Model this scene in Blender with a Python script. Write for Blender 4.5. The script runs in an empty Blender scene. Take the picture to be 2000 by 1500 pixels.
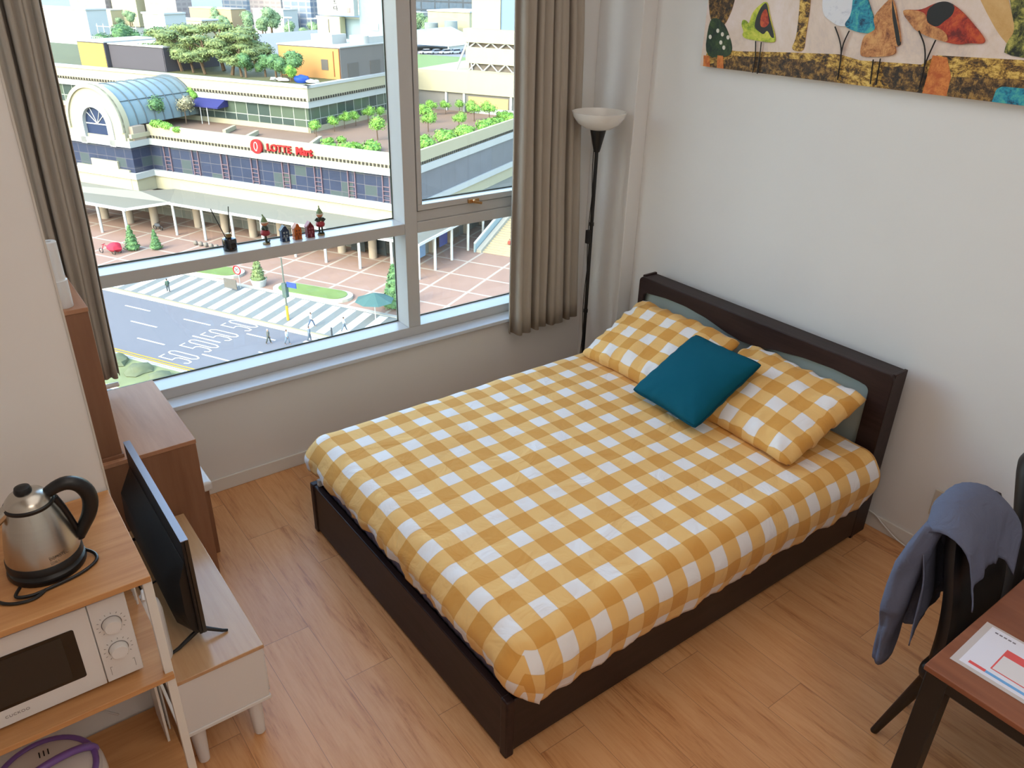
import bpy, bmesh, math, random
from mathutils import Vector, Matrix, noise
PI = math.pi
sc = bpy.context.scene
COL = sc.collection
def R(d): return math.radians(d)

# ------------------------------------------------------------------ camera, world, sun, exposure
cam_d = bpy.data.cameras.new('camera'); cam = bpy.data.objects.new('camera', cam_d); COL.objects.link(cam)
_y, _p, _r = R(37.29524546), R(27.33831782), R(1.40440523)
_f = Vector((math.sin(_y) * math.cos(_p), math.cos(_y) * math.cos(_p), -math.sin(_p)))
_ri = Vector((math.cos(_y), -math.sin(_y), 0)); _u = _ri.cross(_f)
_rr = _ri * math.cos(_r) + _u * math.sin(_r); _uu = -_ri * math.sin(_r) + _u * math.cos(_r)
cam.matrix_world = Matrix(((_rr.x, _uu.x, -_f.x, -3.3753586), (_rr.y, _uu.y, -_f.y, -3.57683115), (_rr.z, _uu.z, -_f.z, 2.39711859), (0, 0, 0, 1)))
cam_d.sensor_fit = 'HORIZONTAL'; cam_d.sensor_width = 36; cam_d.lens = 1538.6447 / 2000 * 36
cam_d.clip_start = 0.05; cam_d.clip_end = 3000
sc.camera = cam
sc.view_settings.view_transform = 'Standard'; sc.view_settings.look = 'None'
sc.view_settings.gamma = 1; sc.view_settings.use_curve_mapping = False
sc.view_settings.exposure = 0.0

SUN_W, SKY_W, FILL_W = 2.7, 1.65, 26.0
w = bpy.data.worlds.new('sky'); sc.world = w; w.use_nodes = True
nt = w.node_tree; bg = nt.nodes['Background']
sky = nt.nodes.new('ShaderNodeTexSky'); sky.sky_type = 'NISHITA'; sky.sun_disc = False
sky.sun_elevation = R(38); sky.sun_rotation = R(250); sky.air_density = 1.3; sky.dust_density = 2.0
nt.links.new(sky.outputs[0], bg.inputs[0]); bg.inputs[1].default_value = SKY_W
def light(name, kind, energy, loc, color, size=None, size_y=None, rot=None, direction=None):
    d = bpy.data.lights.new(name, kind); d.energy = energy; d.color = color
    o = bpy.data.objects.new(name, d); COL.objects.link(o); o.location = loc
    if kind == 'AREA':
        d.shape = 'RECTANGLE'; d.size = size; d.size_y = size_y or size
    if direction: o.rotation_euler = Vector(direction).to_track_quat('-Z', 'Y').to_euler()
    return o
sun = light('sun', 'SUN', SUN_W, (0, 0, 60), (1.0, 0.90, 0.72), direction=(0.93, 0.13, -0.66)); sun.data.angle = R(0.6)
# unseen fill lights added under the ceiling to brighten the double-height room
CEIL = 3.95
light('ceiling_fill_light', 'AREA', FILL_W, (-2.25, -2.4, CEIL - 0.09), (1.0, 0.93, 0.86), 2.4, 3.2, direction=(0, 0, -1))
light('kitchen_fill_light', 'AREA', FILL_W * 1.0, (-2.9, -4.75, CEIL - 0.09), (1.0, 0.86, 0.74), 1.2, 0.9, direction=(0, 0, -1))

# ------------------------------------------------------------------ helpers
def lin(c):
    return tuple(((x / 255) / 12.92 if x / 255 <= .04045 else ((x / 255 + .055) / 1.055) ** 2.4) for x in c) + (1,)
MATS = {}
class NT:
    def __init__(s, name):
        s.m = bpy.data.materials.new(name); s.m.use_nodes = True; s.t = s.m.node_tree; s.b = s.t.nodes['Principled BSDF']
    def n(s, ty, **kw):
        x = s.t.nodes.new(ty)
        for k, v in kw.items():
            if k.startswith('i_'): x.inputs[int(k[2:])].default_value = v
            else: setattr(x, k, v)
        return x
    def l(s, a, b): s.t.links.new(a, b)
    def math(s, op, a, b=None, c=None):
        x = s.t.nodes.new('ShaderNodeMath'); x.operation = op
        for i, v in enumerate((a, b, c)):
            if v is None: continue
            if isinstance(v, (int, float)): x.inputs[i].default_value = v
            else: s.l(v, x.inputs[i])
        return x.outputs[0]
    def mix(s, f, a, b):
        x = s.t.nodes.new('ShaderNodeMix'); x.data_type = 'RGBA'
        for i, v in ((0, f), (6, a), (7, b)):
            if isinstance(v, (int, float, tuple)): x.inputs[i].default_value = v
            else: s.l(v, x.inputs[i])
        return x.outputs[2]
    def coord(s, kind='Object', scale=(1, 1, 1)):
        tc = s.n('ShaderNodeTexCoord'); mp = s.n('ShaderNodeMapping'); mp.inputs['Scale'].default_value = scale
        s.l(tc.outputs[kind], mp.inputs[0]); return mp.outputs[0]
    def noise(s, vec, scale, detail=3, rough=.5, dist=0):
        x = s.n('ShaderNodeTexNoise'); x.inputs['Scale'].default_value = scale; x.inputs['Detail'].default_value = detail
        x.inputs['Roughness'].default_value = rough; x.inputs['Distortion'].default_value = dist
        s.l(vec, x.inputs['Vector']); return x.outputs[0]
    def bump(s, h, strength=.2, dist=.002):
        x = s.n('ShaderNodeBump'); x.inputs['Strength'].default_value = strength; x.inputs['Distance'].default_value = dist
        s.l(h, x.inputs['Height']); s.l(x.outputs[0], s.b.inputs['Normal'])
def M(name, rgb, rough=.5, metal=0, var=.06, vs=8, bump=0, coat=0, spec=None, scale=(1, 1, 1), alpha=None, emit=None):
    if name in MATS: return MATS[name]
    t = NT(name); b = t.b; c = lin(rgb)
    f = t.noise(t.coord('Object', scale), vs, 3)
    lo = tuple(x * (1 - var) for x in c[:3]) + (1,); hi = tuple(min(1, x * (1 + var)) for x in c[:3]) + (1,)
    t.l(t.mix(f, lo, hi), b.inputs['Base Color'])
    b.inputs['Roughness'].default_value = rough; b.inputs['Metallic'].default_value = metal
    if spec is not None: b.inputs['Specular IOR Level'].default_value = spec
    if coat: b.inputs['Coat Weight'].default_value = coat
    if bump: t.bump(t.noise(t.coord('Object', scale), vs * 6, 4), bump, .003)
    if emit: b.inputs['Emission Color'].default_value = c; b.inputs['Emission Strength'].default_value = emit
    MATS[name] = t.m; return t.m
def wood(name, c1, c2, axis='y', rough=.4, gs=1.0, spec=.4):
    if name in MATS: return MATS[name]
    t = NT(name); s = [14 * gs] * 3; s['xyz'.index(axis)] = 1.1 * gs
    v = t.coord('Object', tuple(s))
    f1 = t.noise(v, 1.0, 5, .6, 1.2); f2 = t.noise(v, 5.0, 3, .6)
    f = t.math('ADD', t.math('MULTIPLY', f1, .7), t.math('MULTIPLY', f2, .3))
    r = t.n('ShaderNodeValToRGB'); r.color_ramp.elements[0].position = .34; r.color_ramp.elements[1].position = .66
    r.color_ramp.elements[0].color = lin(c1); r.color_ramp.elements[1].color = lin(c2)
    t.l(f, r.inputs[0]); t.l(r.outputs[0], t.b.inputs['Base Color']); t.b.inputs['Roughness'].default_value = rough
    t.b.inputs['Specular IOR Level'].default_value = spec
    MATS[name] = t.m; return t.m

CITY_A = R(29); CITY_O = Vector((47.4, 84.3, -34.0)); CITY_M = Matrix.Translation(CITY_O) @ Matrix.Rotation(CITY_A, 4, 'Z')
def cr(pts, n=6):      # smooth curve through the points
    P = [Vector(p) for p in pts]; out = []
    for i in range(len(P) - 1):
        a, b, c, d = P[max(i - 1, 0)], P[i], P[i + 1], P[min(i + 2, len(P) - 1)]
        for k in range(n):
            t = k / n; out.append(.5 * ((2 * b) + (c - a) * t + (2 * a - 5 * b + 4 * c - d) * t * t + (3 * b - a - 3 * c + d) * t ** 3))
    return out + [P[-1]]
def soft(poly, n=2):   # round off a drawn outline
    for _ in range(n): poly = [q for (a, b), (c, d) in zip(poly, poly[1:] + poly[:1]) for q in ((a * .78 + c * .22, b * .78 + d * .22), (a * .22 + c * .78, b * .22 + d * .78))]
    return poly
class MB:
    def __init__(s): s.v = []; s.f = []; s.uv = None; s.fm = []; s.cur = 0
    def add(s, vs, fs):
        n = len(s.v); s.v += [tuple(v) for v in vs]; s.f += [tuple(i + n for i in f) for f in fs]; s.fm += [s.cur] * len(fs); return s
    def box(s, x0, y0, z0, x1, y1, z1):
        x0, x1 = sorted((x0, x1)); y0, y1 = sorted((y0, y1)); z0, z1 = sorted((z0, z1))
        return s.add([(x, y, z) for z in (z0, z1) for y in (y0, y1) for x in (x0, x1)],
                     [(0, 2, 3, 1), (4, 5, 7, 6), (0, 1, 5, 4), (1, 3, 7, 5), (3, 2, 6, 7), (2, 0, 4, 6)])
    def obox(s, c, u, v, n, a, b, h):   # oriented box: centre, axes, half sizes
        c = Vector(c); u = Vector(u).normalized(); v = Vector(v).normalized(); n = Vector(n).normalized()
        return s.add([c + u * a * i + v * b * j + n * h * k for k in (-1, 1) for j in (-1, 1) for i in (-1, 1)],
                     [(0, 2, 3, 1), (4, 5, 7, 6), (0, 1, 5, 4), (1, 3, 7, 5), (3, 2, 6, 7), (2, 0, 4, 6)])
    def cyl(s, p, q, r0, r1=None, n=16, caps=True):
        p = Vector(p); q = Vector(q); r1 = r0 if r1 is None else r1; d = (q - p).normalized()
        a = d.orthogonal().normalized(); b = d.cross(a)
        vs = [c + (a * math.cos(2 * PI * i / n) + b * math.sin(2 * PI * i / n)) * r for c, r in ((p, r0), (q, r1)) for i in range(n)]
        fs = [(i, (i + 1) % n, n + (i + 1) % n, n + i) for i in range(n)]
        if caps: fs += [tuple(range(n))[::-1], tuple(range(n, 2 * n))]
        return s.add(vs, fs)
    def tube(s, pts, r, n=8, closed=False):
        pts = [Vector(p) for p in pts]; m = len(pts); rs = r if isinstance(r, (list, tuple)) else [r] * m
        vs = []; a = None
        for i in range(m):
            if closed: t = pts[(i + 1) % m] - pts[i - 1]
            else: t = pts[min(i + 1, m - 1)] - pts[max(i - 1, 0)]
            t.normalize()
            if a is None: a = t.orthogonal().normalized()
            a = (a - t * a.dot(t)).normalized(); b = t.cross(a)
            vs += [pts[i] + (a * math.cos(2 * PI * k / n) + b * math.sin(2 * PI * k / n)) * rs[i] for k in range(n)]
        fs = []
        for i in range(m if closed else m - 1):
            j = (i + 1) % m
            fs += [(i * n + k, i * n + (k + 1) % n, j * n + (k + 1) % n, j * n + k) for k in range(n)]
        if not closed: fs += [tuple(range(n))[::-1], tuple(range((m - 1) * n, m * n))]
        return s.add(vs, fs)
    def lathe(s, c, prof, n=24, axis='z'):
        vs = []; fs = []; m = len(prof)
        for r, z in prof:
            for k in range(n):
                a = 2 * PI * k / n; p = (r * math.cos(a), r * math.sin(a), z)
                if axis == 'y': p = (p[0], p[2], p[1])
                if axis == 'x': p = (p[2], p[0], p[1])
                vs.append((c[0] + p[0], c[1] + p[1], c[2] + p[2]))
        for i in range(m - 1): fs += [(i * n + k, i * n + (k + 1) % n, (i + 1) * n + (k + 1) % n, (i + 1) * n + k) for k in range(n)]
        fs += [tuple(range(n))[::-1], tuple(range((m - 1) * n, m * n))]
        return s.add(vs, fs)
    def prism(s, poly, axis, a, b):     # polygon in the two other axes, extruded along axis a..b
        n = len(poly)
        def P(u, v, t): return {'x': (t, u, v), 'y': (u, t, v), 'z': (u, v, t)}[axis]
        return s.add([P(u, v, a) for u, v in poly] + [P(u, v, b) for u, v in poly],
                     [tuple(range(n))[::-1], tuple(range(n, 2 * n))] + [(i, (i + 1) % n, n + (i + 1) % n, n + i) for i in range(n)])
    def ball(s, c, rx, ry=None, rz=None, n=12, m=8, amp=0, seed=0, fq=1.0):
        ry = ry or rx; rz = rz or rx; c = Vector(c); vs = [c + Vector((0, 0, -rz))]
        for i in range(1, m):
            a = -PI / 2 + PI * i / m
            for k in range(n):
                b = 2 * PI * k / n; d = Vector((math.cos(a) * math.cos(b), math.cos(a) * math.sin(b), math.sin(a)))
                q = 1 + (amp * noise.noise(d * fq * 2 + Vector((seed, seed * .7, 0))) if amp else 0)
                vs.append(c + Vector((d.x * rx, d.y * ry, d.z * rz)) * q)
        vs.append(c + Vector((0, 0, rz))); L = len(vs) - 1
        fs = [(0, 1 + (k + 1) % n, 1 + k) for k in range(n)] + [(L, L - n + k, L - n + (k + 1) % n) for k in range(n)]
        for i in range(m - 2):
            o = 1 + i * n; fs += [(o + k, o + (k + 1) % n, o + n + (k + 1) % n, o + n + k) for k in range(n)]
        return s.add(vs, fs)
    def build(s, name, mat, parent=None, loc=None, city=False, bevel=0, smooth=True, sharp=35, solid=0, subsurf=0, seg=2):
        if parent is not None: base = Vector(parent['_b'])
        elif loc is not None: base = Vector(loc)
        else:
            xs, ys, zs = zip(*s.v); base = Vector(((min(xs) + max(xs)) / 2, (min(ys) + max(ys)) / 2, min(zs)))
        me = bpy.data.meshes.new(name); me.from_pydata([tuple(Vector(v) - base) for v in s.v], [], s.f)
        for m_ in (mat if isinstance(mat, (list, tuple)) else [mat]): me.materials.append(m_)
        if max(s.fm, default=0) > 0: me.polygons.foreach_set('material_index', s.fm)
        if s.uv:
            L = me.uv_layers.new(name='UVMap'); vi = [0] * len(me.loops); me.loops.foreach_get('vertex_index', vi)
            L.data.foreach_set('uv', [c for i in vi for c in s.uv[i]])
        bm = bmesh.new(); bm.from_mesh(me); bmesh.ops.recalc_face_normals(bm, faces=bm.faces)
        bm.to_mesh(me); bm.free()
        if smooth:
            me.polygons.foreach_set('use_smooth', [True] * len(me.polygons)); me.set_sharp_from_angle(angle=R(sharp))
        o = bpy.data.objects.new(name, me); COL.objects.link(o); o['_b'] = tuple(base)
        if parent is not None: o.parent = parent
        elif city: o.matrix_world = CITY_M @ Matrix.Translation(base)
        else: o.location = base
        if solid: md = o.modifiers.new('solid', 'SOLIDIFY'); md.thickness = solid; md.offset = 0
        if bevel:
            md = o.modifiers.new('bevel', 'BEVEL'); md.width = bevel; md.segments = seg; md.limit_method = 'ANGLE'; md.angle_limit = R(40); md.harden_normals = False
        if subsurf: md = o.modifiers.new('sub', 'SUBSURF'); md.levels = subsurf; md.render_levels = subsurf
        return o
def tag(o, label=None, cat=None, group=None, kind=None):
    if label: o['label'] = label
    if cat: o['category'] = cat
    if group: o['group'] = group
    if kind: o['kind'] = kind
    return o
def thing(name, loc, label=None, cat=None, group=None, kind=None, city=False):
    o = bpy.data.objects.new(name, None); COL.objects.link(o); o.empty_display_size = .1; o['_b'] = tuple(loc)
    if city: o.matrix_world = CITY_M @ Matrix.Translation(Vector(loc))
    else: o.location = loc
    return tag(o, label, cat, group, kind)
def dup(root, newloc, city=False, rz=0, label=None, scale=1, group=None):
    kids = [(c, list(c.children)) for c in root.children]
    r = root.copy(); COL.objects.link(r)
    m = Matrix.Translation(Vector(newloc)) @ Matrix.Rotation(rz, 4, 'Z') @ Matrix.Scale(scale, 4)
    r.matrix_world = (CITY_M @ m) if city else m
    if label: r['label'] = label
    if group: r['group'] = group
    for c, gs in kids:
        k = c.copy(); COL.objects.link(k); k.parent = r
        for g in gs:
            e = g.copy(); COL.objects.link(e); e.parent = k
    return r
def remat(root, pairs):       # give the meshes of a copied thing their own material
    for o in [root] + list(root.children):
        if o.type == 'MESH' and o.name.split('.')[0] in pairs:
            o.data = o.data.copy(); o.data.materials[0] = pairs[o.name.split('.')[0]]
def text_mesh(body, size, ext, name, mat, parent, loc, rot, spacing=1.0, sx=1.0, bold=0.0):
    cu = bpy.data.curves.new(name, 'FONT'); cu.body = body; cu.size = size; cu.extrude = ext; cu.space_character = spacing; cu.offset = bold
    t = bpy.data.objects.new(name + '_tmp', cu); COL.objects.link(t); bpy.context.view_layer.update()
    me = bpy.data.meshes.new_from_object(t.evaluated_get(bpy.context.evaluated_depsgraph_get()))
    bpy.data.objects.remove(t); me.name = name; me.materials.clear(); me.materials.append(mat)
    mm = rot.to_4x4() @ Matrix.Diagonal((sx, 1, 1, 1)); me.transform(Matrix.Translation(Vector(loc) - Vector(parent['_b'])) @ mm)
    o = bpy.data.objects.new(name, me); COL.objects.link(o); o.parent = parent; o['_b'] = parent['_b']; return o
def rot_axes(x, y, z):        # columns = images of the text's x, y, z
    return Matrix((x, y, z)).transposed()

# ------------------------------------------------------------------ materials
m_wall = M('wall_paint', (230, 228, 226), .75, var=.02, vs=3, bump=.05)
m_white_trim = M('white_trim', (225, 222, 216), .5, var=.02)
m_ledge = M('white_ledge', (215, 220, 226), .35, var=.02)
m_frame = M('window_frame_paint', (192, 190, 188), .32, var=.02, vs=4)
m_seal = M('glazing_seal', (70, 80, 70), .6)
m_dark = wood('dark_walnut', (38, 26, 25), (56, 40, 38), 'y', .42, 1.2, .22)
m_darkx = wood('dark_walnut_long', (30, 20, 20), (46, 32, 31), 'x', .4, 1.2)
m_black = M('black_plastic', (11, 11, 14), .4, var=.1)
m_blackm = M('black_metal', (12, 12, 14), .45, var=.1, vs=20)
m_white = M('white_plastic', (225, 222, 220), .4, var=.02)
m_whitem = M('white_powder_coat', (226, 222, 215), .4, var=.02)
m_oak = wood('shelf_oak', (176, 120, 72), (208, 156, 104), 'x', .42, .8)
m_oaky = wood('stand_oak', (182, 138, 98), (206, 168, 128), 'y', .22, .6, .6)
m_cab = wood('cabinet_walnut', (128, 86, 62), (152, 108, 80), 'z', .5, .5)
m_cabtop = wood('cabinet_walnut_top', (168, 118, 88), (196, 146, 114), 'y', .5, .5, .22)
m_steel = M('brushed_steel', (188, 182, 172), .26, 1, var=.06, vs=3, scale=(1, 1, 40))
m_desk = wood('desk_walnut', (122, 70, 48), (150, 92, 64), 'y', .4, .5)
def glass_mat(name, tint, refl=1.0, rough=0.0, ior=1.45):
    t = NT(name); t.t.nodes.remove(t.b)
    tr = t.n('ShaderNodeBsdfTransparent'); tr.inputs[0].default_value = tint
    gl = t.n('ShaderNodeBsdfGlossy'); gl.inputs['Roughness'].default_value = rough
    fr = t.n('ShaderNodeFresnel'); fr.inputs[0].default_value = ior
    mx = t.n('ShaderNodeMixShader'); t.l(t.math('MULTIPLY', fr.outputs[0], refl), mx.inputs[0]); t.l(tr.outputs[0], mx.inputs[1]); t.l(gl.outputs[0], mx.inputs[2])
    t.l(mx.outputs[0], t.t.nodes['Material Output'].inputs[0]); return t.m
m_glass = glass_mat('window_glass', (.94, .98, .97, 1), .6)

def floor_mat():
    t = NT('laminate_floor'); tc = t.n('ShaderNodeTexCoord'); sp = t.n('ShaderNodeSeparateXYZ'); t.l(tc.outputs['Object'], sp.inputs[0])
    x, y = sp.outputs[0], sp.outputs[1]
    kx = t.math('DIVIDE', t.math('ADD', x, 2.358 + 20.25), .2025); k = t.math('FLOOR', kx); fx = t.math('FRACT', kx)
    yy = t.math('DIVIDE', t.math('ADD', t.math('ADD', y, 1.848 + 41.2), t.math('MULTIPLY', t.math('SUBTRACT', k, 100), .343)), 1.03)
    j = t.math('FLOOR', yy); fy = t.math('FRACT', yy)
    wn = t.n('ShaderNodeTexWhiteNoise'); wn.noise_dimensions = '2D'; cb = t.n('ShaderNodeCombineXYZ'); t.l(k, cb.inputs[0]); t.l(j, cb.inputs[1]); t.l(cb.outputs[0], wn.inputs['Vector'])
    off = t.n('ShaderNodeCombineXYZ'); t.l(t.math('MULTIPLY_ADD', wn.outputs['Value'], 7.0, t.math('MULTIPLY', x, 9)), off.inputs[0]); t.l(t.math('MULTIPLY_ADD', wn.outputs['Value'], 13.0, t.math('MULTIPLY', y, 1.1)), off.inputs[1])
    f1 = t.noise(off.outputs[0], 1.3, 6, .62, 1.0)
    off2 = t.n('ShaderNodeCombineXYZ'); t.l(t.math('MULTIPLY', x, 60), off2.inputs[0]); t.l(t.math('MULTIPLY_ADD', wn.outputs['Value'], 5.0, t.math('MULTIPLY', y, 4.0)), off2.inputs[1])
    f2 = t.noise(off2.outputs[0], 1.6, 5, .72, .6)
    f = t.math('ADD', t.math('MULTIPLY', f1, .58), t.math('MULTIPLY', f2, .42))
    r = t.n('ShaderNodeValToRGB'); e = r.color_ramp.elements; e[0].position = .36; e[0].color = lin((178, 116, 68)); e[1].position = .58; e[1].color = lin((226, 170, 118))
    m = e.new(.45); m.color = lin((214, 154, 100)); t.l(f, r.inputs[0])
    c = t.mix(t.math('MULTIPLY', wn.outputs['Value'], .18), r.outputs[0], lin((166, 116, 80)))
    ln = t.math('MAXIMUM', t.math('LESS_THAN', fx, .009), t.math('MULTIPLY', t.math('LESS_THAN', fy, .0022), 1.0))
    c = t.mix(t.math('MULTIPLY', ln, .6), c, lin((96, 58, 36)))
    t.l(c, t.b.inputs['Base Color']); t.b.inputs['Roughness'].default_value = .36; t.b.inputs['Specular IOR Level'].default_value = .6
    t.bump(t.math('SUBTRACT', f, t.math('MULTIPLY', ln, .6)), .12, .0015); return t.m
m_floor = floor_mat()

def gingham(name, u0, v0, pu, pv, duty=.52):
    t = NT(name); uv = t.n('ShaderNodeUVMap'); sp = t.n('ShaderNodeSeparateXYZ'); t.l(uv.outputs[0], sp.inputs[0])
    def stripe(s_, o, p):
        f = t.math('FRACT', t.math('ADD', t.math('DIVIDE', t.math('SUBTRACT', s_, o), p), 50.5))   # .5 = middle of white
        return t.math('GREATER_THAN', t.math('ABSOLUTE', t.math('SUBTRACT', f, .5)), (1 - duty) / 2)
    a = stripe(sp.outputs[0], u0, pu); b = stripe(sp.outputs[1], v0, pv)
    c = t.mix(a, lin((238, 237, 240)), lin((238, 192, 122))); c2 = t.mix(a, lin((238, 192, 122)), lin((218, 158, 78)))
    col = t.mix(b, c, c2)
    def crease_line(s_, o, p):  # darker lines put into the colour for the cloth's creases
        f = t.math('ABSOLUTE', t.math('SUBTRACT', t.math('FRACT', t.math('ADD', t.math('DIVIDE', t.math('SUBTRACT', s_, o), p), 50.5)), .5))
        return t.math('LESS_THAN', t.math('ABSOLUTE', t.math('SUBTRACT', f, (1 - duty) / 2)), .012)
    col = t.mix(t.math('MULTIPLY', t.math('MAXIMUM', crease_line(sp.outputs[0], u0, pu), crease_line(sp.outputs[1], v0, pv)), .22), col, lin((196, 140, 72)))
    n = t.noise(t.coord('Object'), 5, 3); col = t.mix(t.math('MULTIPLY', n, .12), col, lin((226, 178, 108)))
    t.l(col, t.b.inputs['Base Color']); t.b.inputs['Roughness'].default_value = .85; t.b.inputs['Specular IOR Level'].default_value = .15
    t.b.inputs['Sheen Weight'].default_value = .1
    t.bump(t.noise(t.coord('Object', (1, 1, 1)), 7, 3, .55, 1.0), .35, .03); return t.m
m_ging = gingham('gingham_blanket', -2.204, -.757, .150, .161)
m_ging2 = gingham('gingham_pillowcase', 0, 0, .150, .150)

# ================================================================== THE ROOM
XL, YB = -4.6, -5.6
def S(name, mb, mat, **kw): o = mb.build(name, mat, **kw); o['kind'] = 'structure'; return o
S('floor', MB().box(XL - .1, YB - .1, -.12, .12, .30, 0), m_floor, loc=(0, 0, 0), smooth=False)
S('ceiling', MB().box(XL - .1, YB - .1, CEIL, .12, .30, CEIL + .12), m_wall, smooth=False)
S('wall_right', MB().box(0, YB - .1, 0, .12, .30, CEIL), m_wall, smooth=False)
S('wall_back', MB().box(XL, YB - .1, 0, 0, YB, CEIL), m_wall, smooth=False)
S('wall_left', MB().box(XL - .1, YB - .1, 0, XL, .30, CEIL), m_wall, smooth=False)
S('wall_left_partition', MB().box(XL, -1.37, 0, -3.165, .0, CEIL), m_wall, smooth=False)
WX0, WX1, WZ0, WZ1 = -3.165, -.36, .55, 3.70
S('wall_front', MB().box(XL, 0, 0, 0, .30, WZ0 - .02).box(WX1, 0, WZ0 - .02, 0, .30, CEIL).box(XL, 0, WZ0 - .02, WX0, .30, CEIL).box(WX0, 0, WZ1, WX1, .30, CEIL), m_wall, smooth=False)
S('wall_column', MB().box(-.105, -.34, 0, 0, 0, CEIL), m_wall, bevel=.004)
def baseb(name, x0, y0, x1, y1): S(name, MB().box(x0, y0, 0, x1, y1, .075), m_white_trim, bevel=.003)
baseb('baseboard_front', -3.165, -.010, -.105, 0); baseb('baseboard_right', -.010, YB, 0, -.34)
baseb('baseboard_column', -.115, -.35, -.105, 0); baseb('baseboard_partition', XL, -1.380, -3.16, -1.37)
S('trim_1', MB().box(WX0, -.03, WZ0 - .022, WX1, .09, WZ0), m_ledge, bevel=.003)
S('trim_2', MB().box(-3.1655, -1.374, 0, -3.1605, -1.366, CEIL).box(-3.163, -1.362, 0, -3.1595, -1.358, CEIL), M('corner_bead', (205, 200, 192), .5), smooth=False)
S('trim_3', MB().box(WX0, .0, WZ0, WX0 + .012, .30, WZ1).box(WX1 - .012, .0, WZ0, WX1, .30, WZ1), m_white_trim, smooth=False)
# made-up panels above the added fill lights, out of view
for nm, x, y, a, b in (('fill_light_panel', -2.25, -2.4, 1.22, 1.62), ('fill_light_panel', -2.9, -4.75, .62, .47)):
    tag(MB().box(x - a, y - b, CEIL - .06, x + a, y + b, CEIL).build(nm, m_white, bevel=.01), 'flat square white panel of an added fill light over the ' + ('bed' if a > .7 else 'kitchen end'), 'lamp')

# ---------------------------------------------------------------- window
win = thing('window_1', (-1.9, .1, WZ0), 'tall white framed window with four panes over the street', 'window', kind='structure')
Y0, YG, Y1 = .07, .20, .212
fb = MB()
fb.box(WX0, Y0, .55, WX1, Y1, .605)            # bottom rail
fb.box(WX0, Y0, WZ1 - .06, WX1, Y1, WZ1)
fb.box(WX0, Y0, .605, WX0 + .06, Y1, WZ1 - .06); fb.box(WX1 - .06, Y0, .605, WX1, Y1, WZ1 - .06)
fb.build('window_frame', m_frame, win, bevel=.003)
MB().box(-1.345, Y0 - .001, .605, -1.268, Y1, WZ1 - .06).build('mullion', m_frame, win, bevel=.003)
MB().box(WX0 + .06, Y0, 1.150, -1.345, Y1, 1.208).build('transom', m_frame, win, bevel=.003)
MB().box(-1.268, Y0, 1.147, WX1 - .06, Y1, 1.205).box(-1.268, Y0 + .012, 1.205, WX1 - .06, Y1, 1.262).build('transom', m_frame, win, bevel=.003)
sash = MB()
sx0, sx1, sz0, sz1 = -1.262, WX1 - .066, 1.267, WZ1 - .07
ys0, ys1 = Y0 - .002, .15
sash.box(sx0, ys0, sz0, sx1, ys1, sz0 + .032); sash.box(sx0, ys0, sz1 - .05, sx1, ys1, sz1)
sash.box(sx0, ys0, sz0 + .032, sx0 + .028, ys1, sz1 - .05); sash.box(sx1 - .03, ys0, sz0 + .032, sx1, ys1, sz1 - .05)
sh = sash.build('sash', m_frame, win, bevel=.003)
m_brass = M('worn_brass', (196, 150, 96), .35, .9, var=.25, vs=60)
lt = MB(); lt.box(-.945, ys0 - .018, 1.268, -.875, ys0 - .002, 1.290); lt.cyl((-.915, ys0 - .016, 1.279), (-.915, ys0 - .036, 1.279), .010); lt.obox((-.895, ys0 - .034, 1.272), (1, 0, -.25), (0, 1, 0), (.25, 0, 1), .026, .006, .007)
lt.build('latch', m_brass, win, bevel=.002)['label'] = 'worn brass latch'
def pane(x0, z0, x1, z1, y=YG):
    MB().box(x0, y, z0, x1, y + .006, z1).build('glass_pane', m_glass, win, smooth=False)
    g = MB()
    for a in ((x0, z0, x1, z0 + .006), (x0, z1 - .006, x1, z1), (x0, z0, x0 + .005, z1), (x1 - .005, z0, x1, z1)): g.box(a[0], y - .006, a[1], a[2], y - .0005, a[3])
    g.build('glazing_seal', m_seal, win, smooth=False)
pane(WX0 + .06, .605, -1.345, 1.150); pane(WX0 + .06, 1.208, -1.345, WZ1 - .06)
pane(-1.268, .605, WX1 - .06, 1.147); pane(sx0 + .028, sz0 + .032, sx1 - .03, sz1 - .05, .145)

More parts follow.
